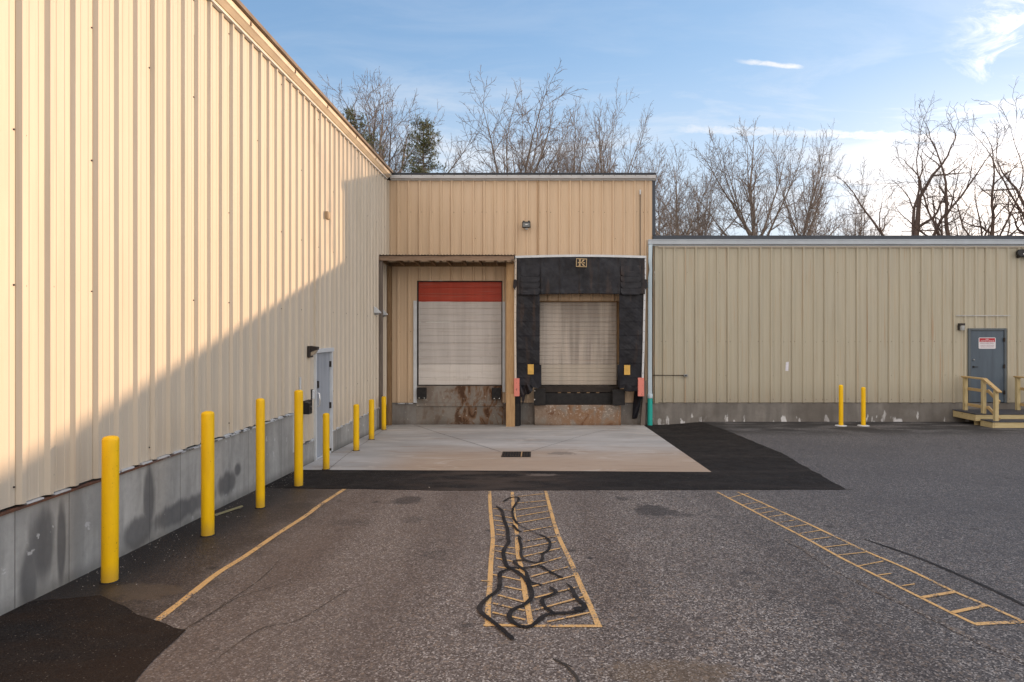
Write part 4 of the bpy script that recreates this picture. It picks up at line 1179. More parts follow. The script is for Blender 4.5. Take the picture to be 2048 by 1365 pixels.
poly(mb, [(.60,.47),(.82,.43),(.82,.57),(.60,.53)], yy, .006)
build('letter', mb, gold, eb)
eb.rotation_euler = (0, rad(2.0), 0)

# ------------------------------------------------------------------ right low building
X0E = XR+.0; X1E = 34.0
we = thing('metal_warehouse', (16, YW+4, 0), 'lower pale sage-beige ribbed-metal building on the right with white gutter', 'building')
YE = YW+.02
tfE = lambda u, d, z: Vector((u, YE-d, z))
ribe = 1300+85/3.1017
PH_E = (ribe-CX)/F*YE
ZE1 = HC+(CY-492)/F*YE; ZE0 = HC+(CY-805.5)/F*YE
E0, E1 = (1936.5-CX)/F*YE, (2010-CX)/F*YE; ZEd = HC+(CY-657)/F*YE
mb = MB()
cladding(mb, tfE, X0E+.05, E0, ZE0, ZE1, PH_E)
cladding(mb, tfE, E0, E1, ZEd, ZE1, PH_E)
cladding(mb, tfE, E1, X1E, ZE0, ZE1, PH_E)
cladding_flipcheck(mb, (0,-1,0))
build('wall', mb, MT['wallE'], we, fixn=False)
rows = [(HC+(CY-684)/F*YE,.85),(HC+(CY-799)/F*YE,.7),(HC+(CY-751)/F*YE,.12),(HC+(CY-545)/F*YE,.15)]
build('fasteners', screws(tfE, X0E+.2, 20, rows, PH_E, None, skip=lambda u, z: E0-.05 < u < E1+.05 and z < ZEd+.05, seed=17, r=.008), MT['screw'], we, fixn=False, kind='stuff')
mb = MB(); mb.box(X0E, X1E, YE+.002, YE+.3, -.4, ZE0-.012); build('foundation', mb, MT['fndE'], we)
mb = MB(); mb.box(X1E-.2, X1E, YE+.3, YE+12, -.2, ZE1); mb.box(X0E, X1E, YE+12, YE+12.2, -.2, ZE1); mb.box(X0E+.02, X0E+.12, YE-.03, YE+.0, ZE0-.02, ZE1)
pieces('rear_wall', mb, MT['wallE'], we)
mb = MB(); ze = lambda py: HC+(CY-py)/F*(YE-.14)
pf = [(YE-.0,ze(491.5)),(YE-.05,ze(491.5)),(YE-.05,ze(489.2)),(YE-.13,ze(488.6)),(YE-.15,ze(480.8)),(YE-.165,ze(480.2)),(YE-.165,ze(479.2)),(YE+.0,ze(479.2))]
mb.prism([((1297-CX)/F*(YE-.15), y, z) for y, z in pf], (X1E-2.9,0,0)); build('gutter', mb, plain('bluish_white_gutter', (.52,.58,.63), .4, 0, .1, 3), we)
mb = MB(); mb.box((1304.5-CX)/F*YE, X1E, YE-.12, YE+.1, ze(479)+.002, ze(471.2)); build('roof_edge', mb, MT['roofblue'], we)
mb = MB(); mb.add([(X0E+.01,YE,ze(472)),(X1E,YE,ze(472)),(X1E,YE+12,ze(472)+.12),(X0E+.01,YE+12,ze(472)+.12)], [(0,1,2,3)]); build('roof', mb, MT['roof'], we)
mb = MB(); mb.box(X0E+.12, X1E, YE-.045, YE-.002, ze(494.5), ze(491.8)); build('flashing', mb, MT['gutter'], we)
# door
mb = MB(); d0, d1 = E0+.045, E1-.045
mb.box(E0-.02, d0, YE-.045, YE+.08, ZE0-.0, ZEd+.0); mb.box(d1, E1+.02, YE-.045, YE+.08, ZE0-.0, ZEd+.0); mb.box(d0, d1, YE-.045, YE+.08, ZEd-.06, ZEd)
dr = build('door', mb, MT['frame2'], we, bevel=.003); dr['label'] = 'slate grey steel door'
mb = MB(); mb.box(d0+.004, d1-.004, YE-.02, YE+.02, ZE0+.01, ZEd-.064); build('leaf', mb, MT['bluedoor'], dr, bevel=.003)
mb = MB(); zz = HC+(CY-720)/F*YE; x = (1945.7-CX)/F*YE; mb.tube([(x,YE-.02,zz),(x,YE-.055,zz)], [.028,.022], 12); build('lock', mb, MT['steel'], dr)
zz = HC+(CY-734)/F*YE
mb = MB(); mb.tube([(x,YE-.02,zz),(x,YE-.07,zz),(x+.10,YE-.07,zz)], .011, 8); mb.tube([(x,YE-.02,zz),(x,YE-.03,zz)], .03, 12); build('handle', mb, MT['black'], dr)
for py in (680,733,785):
    zz = HC+(CY-py)/F*YE; mb = MB(); mb.tube([(d1-.01,YE-.052,zz-.06),(d1-.01,YE-.052,zz+.06)], .012, 8); mb.box(d1-.04,d1+.02,YE-.050,YE-.0455,zz-.05,zz+.05); build('hinge', mb, MT['darksteel'], dr)
# sign
ys = YE-.028
sx0, sx1, sz0, sz1 = (1956-CX)/F*YE, (1990-CX)/F*YE, HC+(CY-698)/F*YE, HC+(CY-675.5)/F*YE
sg_ = thing('door_sign', ((sx0+sx1)/2, ys, sz0), 'red and white rectangular notice on the slate grey door', 'sign')
def rrect(mb, x0, x1, z0, z1, y, d, r):
    pts = []
    for cx, cz, a0 in ((x1-r,z1-r,0),(x0+r,z1-r,90),(x0+r,z0+r,180),(x1-r,z0+r,270)):
        for k in range(5): a = rad(a0+22.5*k); pts.append((cx+r*math.cos(a), y, cz+r*math.sin(a)))
    mb.prism(pts, (0,d,0))
mb = MB(); rrect(mb, sx0, sx1, sz0, sz1, ys, .004, .03); build('board', mb, plain('sign_white', (.66,.64,.66), .4, 0, .04), sg_)
mb = MB(); mb.box(sx0+.022, sx1-.022, ys-.0025, ys-.0005, sz0+(sz1-sz0)*.60, sz1-.018)
build('red_band', mb, plain('sign_red', (.42,.012,.025), .4, 0, .05), sg_)
redink = plain('sign_ink', (.22,.02,.05), .5, 0, .05); whiteink = plain('sign_white_ink', (.75,.72,.72), .5, 0, .03)
def text(body, cx, z, width, height, mat, parent, y):
    cu = bpy.data.curves.new('lettering', 'FONT'); cu.body = body; cu.align_x = 'CENTER'; cu.size = 1.0; cu.extrude = .0
    o = bpy.data.objects.new('lettering_tmp', cu); COL.objects.link(o)
    bpy.context.view_layer.update()
    me = bpy.data.meshes.new_from_object(o.evaluated_get(bpy.context.evaluated_depsgraph_get()))
    xs = [v.co.x for v in me.vertices]; ys_ = [v.co.y for v in me.vertices]
    w0, h0 = max(xs)-min(xs), max(ys_)-min(ys_); mx, my = (max(xs)+min(xs))/2, min(ys_)
    mb = MB()
    vs = [((v.co.x-mx)*width/w0+cx, y, (v.co.y-my)*height/h0+z) for v in me.vertices]
    mb.add(vs, [tuple(p.vertices) for p in me.polygons])
    bpy.data.objects.remove(o); bpy.data.curves.remove(cu); bpy.data.meshes.remove(me)
    cladding_flipcheck(mb, (0,-1,0))
    return build('lettering', mb, mat, parent, fixn=False)
sw, sh = sx1-sx0, sz1-sz0; cxs = (sx0+sx1)/2
text('NO', cxs, sz0+sh*.79, sw*.19, sh*.10, whiteink, sg_, ys-.004)
text('ADMITTANCE', cxs, sz0+sh*.63, sw*.80, sh*.125, whiteink, sg_, ys-.004)
text('EMPLOYEES ONLY', cxs, sz0+sh*.44, sw*.80, sh*.09, redink, sg_, ys-.002)
text('VENDORS & VISITORS MUST', cxs, sz0+sh*.27, sw*.80, sh*.065, redink, sg_, ys-.002)
text('REGISTER AT MAIN OFFICE', cxs, sz0+sh*.13, sw*.76, sh*.065, redink, sg_, ys-.002)
# white strip over the door
mb = MB(); mb.box((1911-CX)/F*YE, (2019-CX)/F*YE, YE-.042, YE-.034, HC+(CY-632.8)/F*YE, HC+(CY-630.8)/F*YE)
build('flashing_strip', mb, plain('chipped_white_strip', (.5,.5,.48), .5, 0, .35, 9), loc=((1960-CX)/F*YE, YE, 3.1), label='thin chipped white strip on the wall above the slate door', cat='trim strip')
# wall lights
t = thing('wall_light', ((1919.5-CX)/F*YE, YE, HC+(CY-661)/F*YE), 'small jar-shaped wall light left of the slate grey door', 'light')
x0, x1 = (1914.5-CX)/F*YE, (1925-CX)/F*YE; zt_, zb_ = HC+(CY-647)/F*YE, HC+(CY-661)/F*YE; xm = (x0+x1)/2
mb = MB(); mb.box(x0, x1, YE-.12, YE-.03, zt_-.06, zt_); mb.box(x0, x0+.03, YE-.06, YE-.0, zb_, zt_-.06); build('housing', mb, MT['bronze'], t, bevel=.005)
mb = MB(); mb.lathe([(.045,0),(.055,.02),(.055,.13)], (xm+.012, YE-.085, zb_), 14); build('glass_jar', mb, MT['lens'], t)
xa = (2027-CX)/F*YE; zm = HC+(CY-507.5)/F*YE
t = thing('flood_light', (xa+.25, YE, zm), 'black twin-lens floodlight at the top right edge under the gutter', 'light')
mb = MB(); pts = []
for cx, a0 in ((xa+.55, -90), (xa+.11, 90)):
    for k in range(9): a = rad(a0+22.5*k); pts.append((cx+.105*math.cos(a), YE-.16, zm+.105*math.sin(a)))
mb.prism(pts, (0,.09,0)); hs = build('housing', mb, MT['black'], t, bevel=.01)
for k in range(3):
    cx = xa+.18+.17*k; cz = zm-.035+.03*(k % 2)*2
    mb = MB(); mb.lathe([(.006,0),(.022,.012),(.03,.02),(.03,.024)], (0,0,0), 10); mb.v = [Vector((cx+v.x, YE-.162-(.024-v.z), cz+v.y)) for v in mb.v]; build('lens', mb, MT['bright'], hs)
mb = MB(); mb.tube([(xa+.12,YE-.07,zm-.06),(xa+.12,YE-.0,zm-.10)], .05, 12); build('mount', mb, MT['bronze'], t)
# patch label on wall
mb = MB(); x = (1570.5-CX)/F*YE
mb.prism([(x, YE-.006, HC+(CY-742)/F*YE),(x+.085, YE-.006, HC+(CY-742.5)/F*YE),(x+.10, YE-.006, HC+(CY-724)/F*YE),(x+.02, YE-.006, HC+(CY-725)/F*YE)], (0,.003,0))
build('paper_scrap', mb, plain('torn_paper', (.72,.72,.78), .7, 0, .15, 20), loc=(x, YE, 1.5), label='torn white paper patch stuck on the right wall', cat='paper')
# conduit
zc_ = HC+(CY-751)/F*YE
t = thing('conduit', ((1340-CX)/F*YE, YE, zc_), 'short horizontal grey conduit with outlet box low on the right wall', 'conduit')
mb = MB(); mb.tube([((1305-CX)/F*YE,YE-.048,zc_+.005),((1367-CX)/F*YE,YE-.048,zc_)], .011, 8); build('pipe', mb, MT['darksteel'], t)
mb = MB(); mb.box((1366.5-CX)/F*YE,(1374-CX)/F*YE,YE-.09,YE-.0,zc_-.035,zc_+.03); ob = build('outlet_box', mb, MT['steel'], t, bevel=.005)
mb = MB(); mb.box((1368-CX)/F*YE,(1372-CX)/F*YE,YE-.094,YE-.0905,zc_-.02,zc_+.015); build('socket', mb, MT['black'], ob)
# downspout
t = thing('downspout', ((1300.5-CX)/F*YE, YE-.15, 0), 'pale blue-white downspout with teal bottom boot between the two buildings', 'downspout')
yd = YE-.19
dx = lambda px: (px-CX)/F*yd
dz = lambda py: HC+(CY-py)/F*yd
def ribbon(pts, depth=.09):
    mb = MB(); vs = []
    for a, b, py in pts:
        vs += [(dx(a), yd, dz(py)), (dx(b), yd, dz(py)), (dx(b), yd+depth, dz(py)), (dx(a), yd+depth, dz(py))]
    fs = []
    for i in range(len(pts)-1):
        for k in range(4): fs.append((i*4+k, i*4+(k+1)%4, (i+1)*4+(k+1)%4, (i+1)*4+k))
    fs += [(3,2,1,0), tuple(4*(len(pts)-1)+k for k in range(4))]
    mb.add(vs, fs); return mb
build('pipe', ribbon([(1297.5,1305,489.5),(1297.3,1304.5,510),(1297,1303.8,525),(1298.8,1304.4,540),(1296.2,1304.2,556),(1296.2,1304,600),(1296,1304,735),(1296,1304,760),(1296.3,1304.3,791)]), MT['pipew'], t, bevel=.008)
mb = MB(); xx = dx(1300.6); mb.lathe([(.074,dz(797)),(.078,dz(796)),(.078,dz(789)),(.07,dz(788.5))], (xx, yd+.05, 0), 20); build('coupling', mb, MT['pipew'], t)
mb = MB(); mb.lathe([(.072,g(3.2,18)-.02),(.072,dz(797.5))], (xx, yd+.05, 0), 24); build('boot', mb, MT['teal'], t)

# ------------------------------------------------------------------ timber steps at the right door
xs0 = (1907-CX)/F*18.25; ZK = .445
xe0 = 12.03
t = thing('wooden_steps', (13, 17.6, .1), 'new treated-pine landing and steps with railings below the slate grey door', 'steps')
XS1 = 16.2
yf_ = 17.33; ys_ = 16.88
mb = MB(); k = 0; y = yf_
while y < YE-.07:
    mb.box(xs0, XS1, y, min(y+.135, YE-.055), ZK-.028, ZK); y += .142
# chamfered front corner
pieces('deck_board', mb, MT['deck'], t, bevel=.003)
gz = g(13, 17.3)
mb = MB(); mb.box(xs0+.01, XS1-.01, yf_+.012, yf_+.05, ZK-.20, ZK-.032); mb.box(xs0+.01, xs0+.048, yf_+.051, YE-.06, ZK-.20, ZK-.032); pieces('rim_joist', mb, MT['ptx'], t, bevel=.003)
for px in (xs0+.15, xs0+.9, xs0+2.2):
    mb = MB(); mb.box(px, px+.09, yf_+.2, yf_+.29, gz-.03, ZK-.2-.0); build('footing_post', mb, MT['pt'], t)
mb = MB(); sx = (1968-CX)/F*17.2
mb.box(sx, XS1, ys_, ys_+.135, gz+.155, gz+.183); mb.box(sx, XS1, ys_+.142, ys_+.277, gz+.155, gz+.183); mb.box(sx, XS1, ys_+.284, yf_+.008, gz+.155, gz+.183)
pieces('tread', mb, MT['deck'], t, bevel=.003)
mb = MB(); mb.box(sx+.06, XS1-.01, ys_+.012, ys_+.05, gz-.01, gz+.152); mb.box(sx+.02, sx+.058, ys_+.02, yf_+.05, gz-.01, gz+.152); pieces('riser', mb, MT['ptx'], t, bevel=.003)
def railing(x, side, to_front=True):
    posts = [(x, YE-.22), (x, yf_+.06)]
    top = ZK+.93
    for (px, py) in posts:
        mb = MB(); mb.box(px-.045, px+.045, py-.045, py+.045, ZK-.0+(0), top-.02)
        build('post', mb, MT['pt'], t, bevel=.004)
    px, py = x+.02, ys_+.07
    mb = MB(); mb.box(px-.045, px+.045, py-.045, py+.045, gz+.185, top-.27); build('post', mb, MT['pt'], t, bevel=.004)
    mb = MB(); mb.beam((x, YE-.14, top), (x, yf_+.02, top), .14, .038); build('top_rail', mb, MT['pty'], t, bevel=.003)
    mb = MB(); mb.beam((x, yf_+.015, top-.004), (x+.03, ys_-.06, top-.31), .12, .038); build('top_rail', mb, MT['pty'], t, bevel=.003)
    for dz_ in (.60, .16):
        mb = MB(); mb.beam((x+.063, YE-.16, ZK+dz_), (x+.063, yf_+.01, ZK+dz_), .036, .08); build('rail', mb, MT['pty'], t, bevel=.003)
        mb = MB(); mb.beam((x+.075, yf_+.0, ZK+dz_+.02), (x+.085, ys_+.03, ZK+dz_-.25), .036, .08); build('rail', mb, MT['pty'], t, bevel=.003)
railing(xe0, 0)
railing(13.50, 1)

# ------------------------------------------------------------------ trees
def grow(rnd, p, d, L, r, lvl, spec, out, maxl):
    """out[lvl] collects (path, radii)"""
    nseg = spec['seg'][lvl]; path = [p.copy()]; radii = [r]
    up = spec['up'][lvl]; wob = spec['wob'][lvl]
    q = p.copy(); dd = d.copy(); step = L/nseg
    for i in range(nseg):
        dd = (dd+Vector((rnd.gauss(0,wob), rnd.gauss(0,wob), rnd.gauss(0,wob)+up))).normalized()
        q = q+dd*step; t = (i+1)/nseg
        path.append(q.copy()); radii.append(max(r*(1-t*spec['tap'][lvl]), .0095 if lvl < 4 else .0078))
    out[lvl].append((path, radii))
    if lvl >= maxl: return
    n = spec['n'][lvl]; n = max(1, int(n*rnd.uniform(.8,1.2)*(min(1.3, L/spec['Lref'][lvl]))+.5))
    t0 = spec['t0'][lvl]
    az = rnd.uniform(0, 6.28)
    for k in range(n):
        t = t0+(1-t0)*(k+rnd.uniform(.1,.9))/n
        f = t*nseg; i = min(int(f), nseg-1); pp = path[i].lerp(path[i+1], f-i)
        ax = (path[i+1]-path[i]).normalized(); az += 2.4+rnd.uniform(-.5,.5)
        o = ax.orthogonal().normalized(); o = Matrix.Rotation(az, 3, ax) @ o
        ang = rad(rnd.uniform(*spec['ang'][lvl]))
        nd = (ax*math.cos(ang)+o*math.sin(ang)).normalized()
        if nd.z < -.1 and lvl < 2: nd.z = abs(nd.z)*.3; nd.normalize()
        cl = L*rnd.uniform(*spec['len'][lvl])*(1-spec['fall'][lvl]*t)
        rr = radii[i]*rnd.uniform(.45,.7)
        grow(rnd, pp, nd, cl, rr, lvl+1, spec, out, maxl)
    if lvl < maxl:   # leader continues
        grow(rnd, path[-1], dd, L*spec['lead'][lvl], radii[-1], lvl+1, spec, out, maxl)
SPEC = {
 'vase': dict(seg=[5,9,6,4,3], up=[.02,.018,.03,.03,.03], wob=[.03,.06,.10,.14,.18], tap=[.3,.82,.85,.8,.6], n=[8,10,8,7], Lref=[9,7,2.8,1.3],
              t0=[.78,.12,.10,.1], ang=[(6,52),(20,46),(25,55),(28,62)], len=[(.62,.74),(.30,.44),(.36,.55),(.38,.6)], fall=[.0,.35,.3,.3], lead=[.62,.25,.35,.4]),
 'spire': dict(seg=[10,6,5,3,3], up=[.02,.09,.06,.05,.04], wob=[.03,.07,.11,.14,.18], tap=[.9,.8,.8,.8,.6], n=[24,9,7,5], Lref=[13,3.6,1.5,.7],
              t0=[.3,.12,.12,.1], ang=[(30,56),(24,50),(28,58),(28,62)], len=[(.24,.36),(.34,.5),(.38,.55),(.4,.6)], fall=[.55,.3,.3,.3], lead=[.2,.3,.35,.4]),
 'gnarl': dict(seg=[6,10,7,5,3], up=[.01,.02,.03,.03,.04], wob=[.05,.13,.18,.22,.22], tap=[.28,.8,.85,.8,.6], n=[5,7,6,5], Lref=[8,8,3,1.4],
              t0=[.6,.18,.12,.1], ang=[(14,50),(28,62),(30,66),(30,66)], len=[(.7,1.0),(.32,.5),(.34,.52),(.36,.55)], fall=[.0,.3,.3,.3], lead=[.85,.3,.35,.4]),
}
def tree_mesh(kind, H, r0, seed):
    rnd = random.Random(seed); spec = SPEC[kind]; out = [[] for _ in range(5)]
    L0 = H*{'vase': .54, 'spire': .85, 'gnarl': .47}[kind]
    grow(rnd, Vector((0,0,-.3)), Vector((rnd.uniform(-.04,.04), rnd.uniform(-.04,.04), 1)).normalized(), L0, r0, 0, spec, out, 4)
    top = max(p.z for lv in out for path, _ in lv for p in path)
    zs = sorted(p.z for path, _ in out[3] for p in path); s = H/(zs[int(len(zs)*.985)]*.6+top*.4)
    tr = MB(); cr = MB()
    for lv, lst in enumerate(out):
        for path, radii in lst:
            path = [p*s for p in path]
            (tr if lv <= 1 else cr).tube(path, radii, [9,7,5,4,3][lv], cap=False)
    meshes = []
    for nm, mb, mt in (('trunk', tr, None), ('crown', cr, None)):
        me = bpy.data.meshes.new(nm); me.from_pydata([tuple(v) for v in mb.v], [], mb.f)
        me.polygons.foreach_set('use_smooth', [True]*len(mb.f)); meshes.append(me)
    return meshes
def place_tree(meshes, x, y, s, rot, mats, label, group, sz=None, name='bare_tree'):
    t = bpy.data.objects.new(name, None); COL.objects.link(t); t.location = (x, y, 0); t.rotation_euler = (0,0,rot)
    t.scale = (s if sz is None else sz, s if sz is None else sz, s)
    tag(t, label, 'tree', group)
    for nm, me, mt in (('trunk', meshes[0], mats[0]), ('crown', meshes[1], mats[1])):
        o = bpy.data.objects.new(nm, me); COL.objects.link(o); o.parent = t
        if not me.materials: me.materials.append(mt)
    return t
TM = [tree_mesh('vase', 17, .21, 1), tree_mesh('vase', 17, .19, 22), tree_mesh('vase', 17, .18, 5),
      tree_mesh('spire', 15, .16, 3), tree_mesh('spire', 15, .15, 6), tree_mesh('gnarl', 17, .24, 4), tree_mesh('gnarl', 17, .22, 8), tree_mesh('gnarl', 17, .20, 13)]
G1 = 'leafless trees behind the buildings'
def tree(v, px, top, Y, label, rot=0, wide=1.0, dark=False):
    x = (px-CX)/F*Y; H = HC+(CY-top)/F*Y
    base = 15 if v in (3, 4) else 17
    mats = (MT['bark2'], MT['bark2']) if v >= 5 else (MT['bark'], MT['twig'])
    return place_tree(TM[v], x, Y, H/base, rot, mats, label, G1, sz=H/base*wide)
tree(0, 785, 163, 44, 'broad bare tree behind the left roofline between two evergreens', .4, 1.05)
tree(2, 735, 195, 47, 'bare tree rising just beyond the sloping left gutter', 2.1, 0.81)
tree(1, 990, 160, 42, 'largest fan-shaped bare tree above the middle of the dock roof', 1.3, 1.15)
tree(4, 925, 290, 52, 'low thin bare tree left of the large fan-shaped tree', .2, 0.94)
tree(3, 1062, 232, 48, 'slim upright bare tree at the right flank of the large fan-shaped tree', 1.8, 1.01)
tree(2, 1145, 203, 45, 'narrow tall bare tree over the K emblem of the shelter', 3.6, 0.65)
tree(1, 1212, 218, 44, 'fan-crowned bare tree above the right part of the dock roof', 5.1, 0.74)
tree(0, 1268, 285, 50, 'bushy bare tree close to the right end of the dock roof', 4.0, 0.84)
tree(4, 1110, 290, 55, 'faint small bare tree between the fan-shaped and narrow trees', 2.5, 1.15)
tree(2, 1350, 308, 40, 'bare tree just right of the dock building corner', .9, 0.97)
tree(4, 1318, 300, 48, 'bare sapling half hidden by the dock building corner trim', 4.4, 1.15)
tree(1, 1412, 318, 44, 'round-topped bare tree over the downspout side of the low roof', 2.2, 0.89)
tree(0, 1522, 238, 40, 'tall dense bare tree rising through the long contrail', 5.6, 0.97)
tree(1, 1572, 262, 42, 'bare tree leaning on the right side of the tall dense one', .1, 0.68)
tree(4, 1620, 335, 44, 'modest bare tree between the dense tree and the slender spires', 3.0, 1.15)
tree(3, 1660, 338, 38, 'first slender spire-like bare tree on the low roof skyline', .6, 0.81)
tree(4, 1722, 333, 38, 'second slender spire-like bare tree on the low roof skyline', 1.9, 0.84)
tree(5, 1818, 222, 34, 'crooked spreading bare tree left of the pair at the right edge', 2.6, 1.11)
tree(6, 1925, 186, 32, 'tallest crooked bare tree near the bright sky on the right', .9, 0.84)
tree(7, 1995, 196, 31, 'thick-trunked crooked bare tree in the brightest sky', 3.3, 0.89)
tree(5, 2062, 235, 31, 'crooked bare tree cut by the right edge of the photo', 5.0, 0.94)
tree(1, 2160, 230, 40, 'bare tree beyond the right edge of the photo', 1.0, 1.08)
tree(0, 1890, 425, 60, 'tiny distant bare tree between two crooked trees', 2.9, 1.15)
tree(2, 1225, 330, 58, 'distant bushy bare tree low behind the dock roof', 4.9, 1.08)
rnd_ = random.Random(77)
for i in range(4):
    px = (1085, 1385, 1590, 1700)[i]+rnd_.uniform(-12,12); Yd = rnd_.uniform(54, 72)
    tree(rnd_.choice([0,1,2,3,4]), px, (rnd_.uniform(292,325) if px < 1310 else rnd_.uniform(385,425)), Yd, 'faint distant bare tree low on the skyline behind nearer trees', rnd_.uniform(0,6), rnd_.uniform(.8,1.1))
# evergreens
def evergreen(x, y, H, wid, seed, label):
    rnd = random.Random(seed)
    t = thing('pine_tree', (x, y, 0), label, 'tree', 'evergreens behind the left roofline')
    tr = MB(); tr.tube([(x,y,-.3),(x+.1,y,H*.5),(x,y,H*.97)], [.2,.13,.03], 8, cap=False)
    cr = MB()
    for b in range(200):
        f = rnd.uniform(.25, 1)**.8; z = H*f; Lb = wid*(1.05-f)*rnd.uniform(.5,1.25)+.35
        a = rnd.uniform(0, 6.28); d = Vector((math.cos(a), math.sin(a), rnd.uniform(-.1,.45)))
        p0 = Vector((x, y, z)); p1 = p0+d*Lb; tr.tube([p0, p0.lerp(p1,.5)+Vector((0,0,-.08)), p1], [.035,.02,.008], 4, cap=False)
        for k in range(int(8+Lb*9)):
            c = p0.lerp(p1, rnd.uniform(.25,1.05))+Vector((rnd.gauss(0,.13),rnd.gauss(0,.13),rnd.gauss(0,.11)))
            for j in range(5):
                u = Vector((rnd.gauss(0,1),rnd.gauss(0,1),rnd.gauss(0,1)+.3)).normalized(); w = u.orthogonal().normalized()
                l = rnd.uniform(.09,.20); e = rnd.uniform(.012,.026)
                cr.add([c-w*e, c+w*e, c+u*l], [(0,1,2)])
    build('trunk', tr, MT['bark'], t, fixn=False); build('crown', cr, MT['needles'], t, fixn=False)
evergreen((712-CX)/F*38, 38, HC+(CY-228)/F*38, 5.0, 5, 'dark evergreen peeking over the left roofline')
evergreen((846-CX)/F*40, 40, HC+(CY-246)/F*40, 4.8, 9, 'clumpy dark evergreen above the left end of the dock roof')

# ------------------------------------------------------------------ world, sun, camera
SUN_AZ, SUN_EL = rad(61.2), rad(7.9)
w = bpy.data.worlds.new('World'); sc.world = w; w.use_nodes = True
m = M.__new__(M); m.nt = w.node_tree; m.n = m.nt.nodes; m.l = m.nt.links; m.m = None
tc = m.n.new('ShaderNodeTexCoord'); m._pos = tc.outputs['Generated']
bg = m.n['Background']
sky = m.n.new('ShaderNodeTexSky'); sky.sky_type = 'NISHITA'; sky.sun_disc = False
sky.sun_elevation = SUN_EL; sky.sun_rotation = SUN_AZ; sky.altitude = 100; sky.air_density = 1.0; sky.dust_density = .6; sky.ozone_density = 1.5
SK = dict(strength=.15)
x, y, z = m.sep()
inv = m.math('DIVIDE', 1.0, m.math('MAXIMUM', y, .05))
u = m.math('MULTIPLY', x, inv); v = m.math('MULTIPLY', z, inv)
front = m.rng(y, .05, .2)
uv = m.n.new('ShaderNodeCombineXYZ'); m.l.new(u, uv.inputs[0]); m.l.new(v, uv.inputs[1]); uv = uv.outputs[0]
U = lambda px: (px-CX)/F
V = lambda py: (CY-py)/F
def trail(px0, py0, px1, py1, half, seed, fade=.01, dens=1.0):
    s = (V(py1)-V(py0))/(U(px1)-U(px0))
    nz = m.math('MULTIPLY', m.math('SUBTRACT', m.noise(38, 6, m.vec((1,2.5,1), (seed,0,0), uv), .65), .5), half*2.2)
    line = m.math('ADD', m.math('MULTIPLY', m.math('SUBTRACT', u, U(px0)), s), V(py0))
    d = m.math('ABSOLUTE', m.math('ADD', m.math('SUBTRACT', v, line), nz))
    k = m.rng(d, half*.25, half*1.3, 1, 0)
    k = m.math('MULTIPLY', k, m.math('MULTIPLY', m.rng(u, U(px0), U(px0)+fade), m.rng(u, U(px1)-fade*.5, U(px1), 1, 0)))
    wisp = m.rng(m.noise(60, 5, m.vec((1,3,1), (seed,3,0), uv), .7), .25, .55, .45, 1)
    return m.math('MULTIPLY', m.math('MULTIPLY', k, wisp), dens)
c1 = trail(1458, 120, 1618, 137, .0042, 3, .05)
c2 = trail(1300, 256, 2300, 292, .0085, 8, .08, .75)
cir = m.math('MULTIPLY', m.rng(m.noise(5, 8, m.vec((1,2.2,1), (1,4,0), uv), .68, 1.2), .45, .72),
             m.math('MULTIPLY', m.rng(u, U(1850), U(2060)), m.math('MULTIPLY', m.rng(v, V(200), V(120)), m.rng(v, V(60), V(-60), 1, 0))))
wis = m.math('MULTIPLY', m.rng(m.noise(3.0, 7, m.vec((1,4.5,1), (7,2,0), uv), .62, .6), .36, .70), m.rng(v, V(60), V(380), 0.1, .85))
low = m.math('MULTIPLY', m.rng(v, V(400), V(190), 1, 0), m.rng(u, U(1250), U(1800), .25, 1.25))
lown = m.math('MULTIPLY', low, m.rng(m.noise(4, 7, m.vec((1,5,1), (2,7,0), uv), .6, .5), .28, .6, .35, 1))
cloud = m.math('MAXIMUM', m.math('MAXIMUM', c1, c2), m.math('MAXIMUM', m.math('MULTIPLY', cir, 1.0), m.math('MAXIMUM', wis, lown)))
cloud = m.math('MAXIMUM', cloud, m.rng(v, V(60), V(500), 0.0, .48))
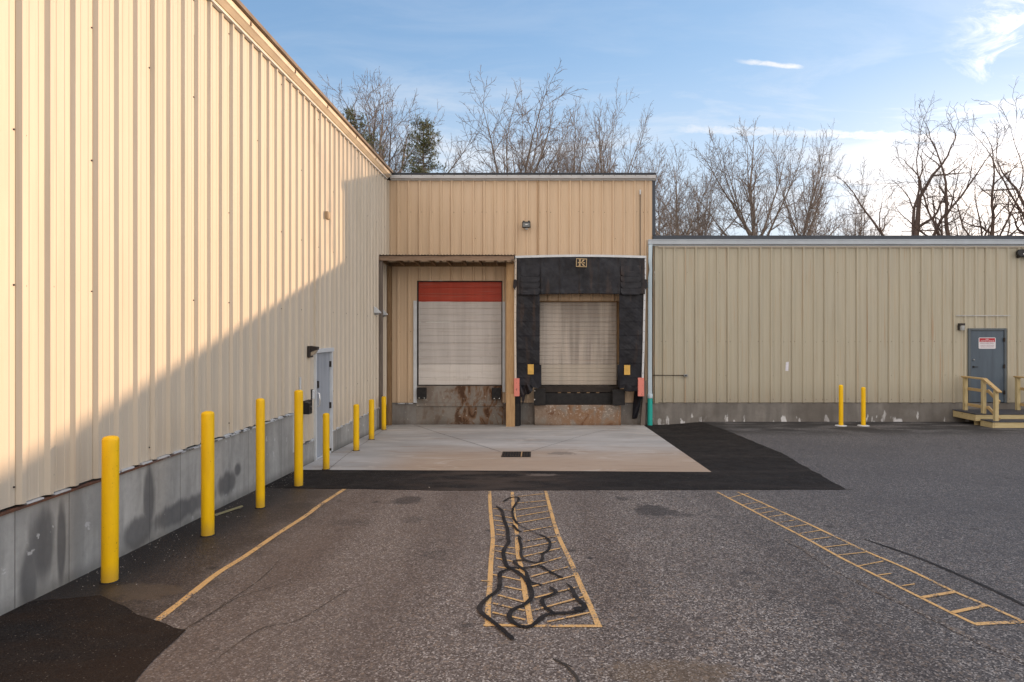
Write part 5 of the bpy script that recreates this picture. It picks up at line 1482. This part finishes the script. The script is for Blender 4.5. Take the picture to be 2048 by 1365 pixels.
cloud = m.math('MULTIPLY', m.math('MINIMUM', cloud, 1.0), front)
def vm(op, a, b):
    t = m.n.new('ShaderNodeVectorMath'); t.operation = op
    m.put(t.inputs[0], a); m.put(t.inputs[1], b); return t.outputs[0]
# bright hazy air saturates towards white: soft shoulder on the clear sky
raw = m.mix(1.0, sky.outputs[0], (.95,1.03,1.15), 'MULTIPLY')
cool = vm('DIVIDE', vm('MULTIPLY', raw, (1.12,1.24,1.45)), vm('ADD', vm('MULTIPLY', raw, (.27,.27,.27)), (1,1,1)))
glow = m.rng(u, U(1500), U(2100))
cc = m.mix(glow, (2.8,2.85,2.95), (6.6,5.8,5.2))
back = m.math('MULTIPLY', m.rng(y, .15, -.25), m.rng(m.noise(2.2, 6, m.vec((1,1,2))), .25, .6, .35, .9))  # unseen pale cloud cover behind the camera, added to fill the shaded walls
base = m.mix(m.math('MULTIPLY', cloud, .9), cool, cc)
m.put(bg.inputs[0], m.mix(back, base, (5.7,5.2,4.85)))
bg.inputs[1].default_value = SK['strength']

sd = bpy.data.lights.new('sun', 'SUN'); sd.energy = 2.15; sd.angle = rad(.53); sd.color = (1.0,.67,.40)
so = bpy.data.objects.new('sun', sd); COL.objects.link(so)
dirv = Vector((math.sin(SUN_AZ)*math.cos(SUN_EL), math.cos(SUN_AZ)*math.cos(SUN_EL), math.sin(SUN_EL)))
so.rotation_euler = dirv.to_track_quat('Z', 'Y').to_euler(); so.location = (12, 6, 9)

cam = bpy.data.cameras.new('camera'); co = bpy.data.objects.new('camera', cam); COL.objects.link(co)
co.location = (0, 0, HC); co.rotation_euler = (rad(90), 0, 0)
cam.sensor_width = 36; cam.lens = F/2048*36
cam.shift_x = -(CX-1024)/2048; cam.shift_y = (CY-682.5)/2048
cam.clip_end = 2000; cam.clip_start = .05
sc.camera = co
sc.view_settings.view_transform = 'Standard'; sc.view_settings.look = 'None'; sc.view_settings.gamma = 1; sc.view_settings.exposure = 1.2
try: sc.view_settings.use_curve_mapping = False
except Exception: pass
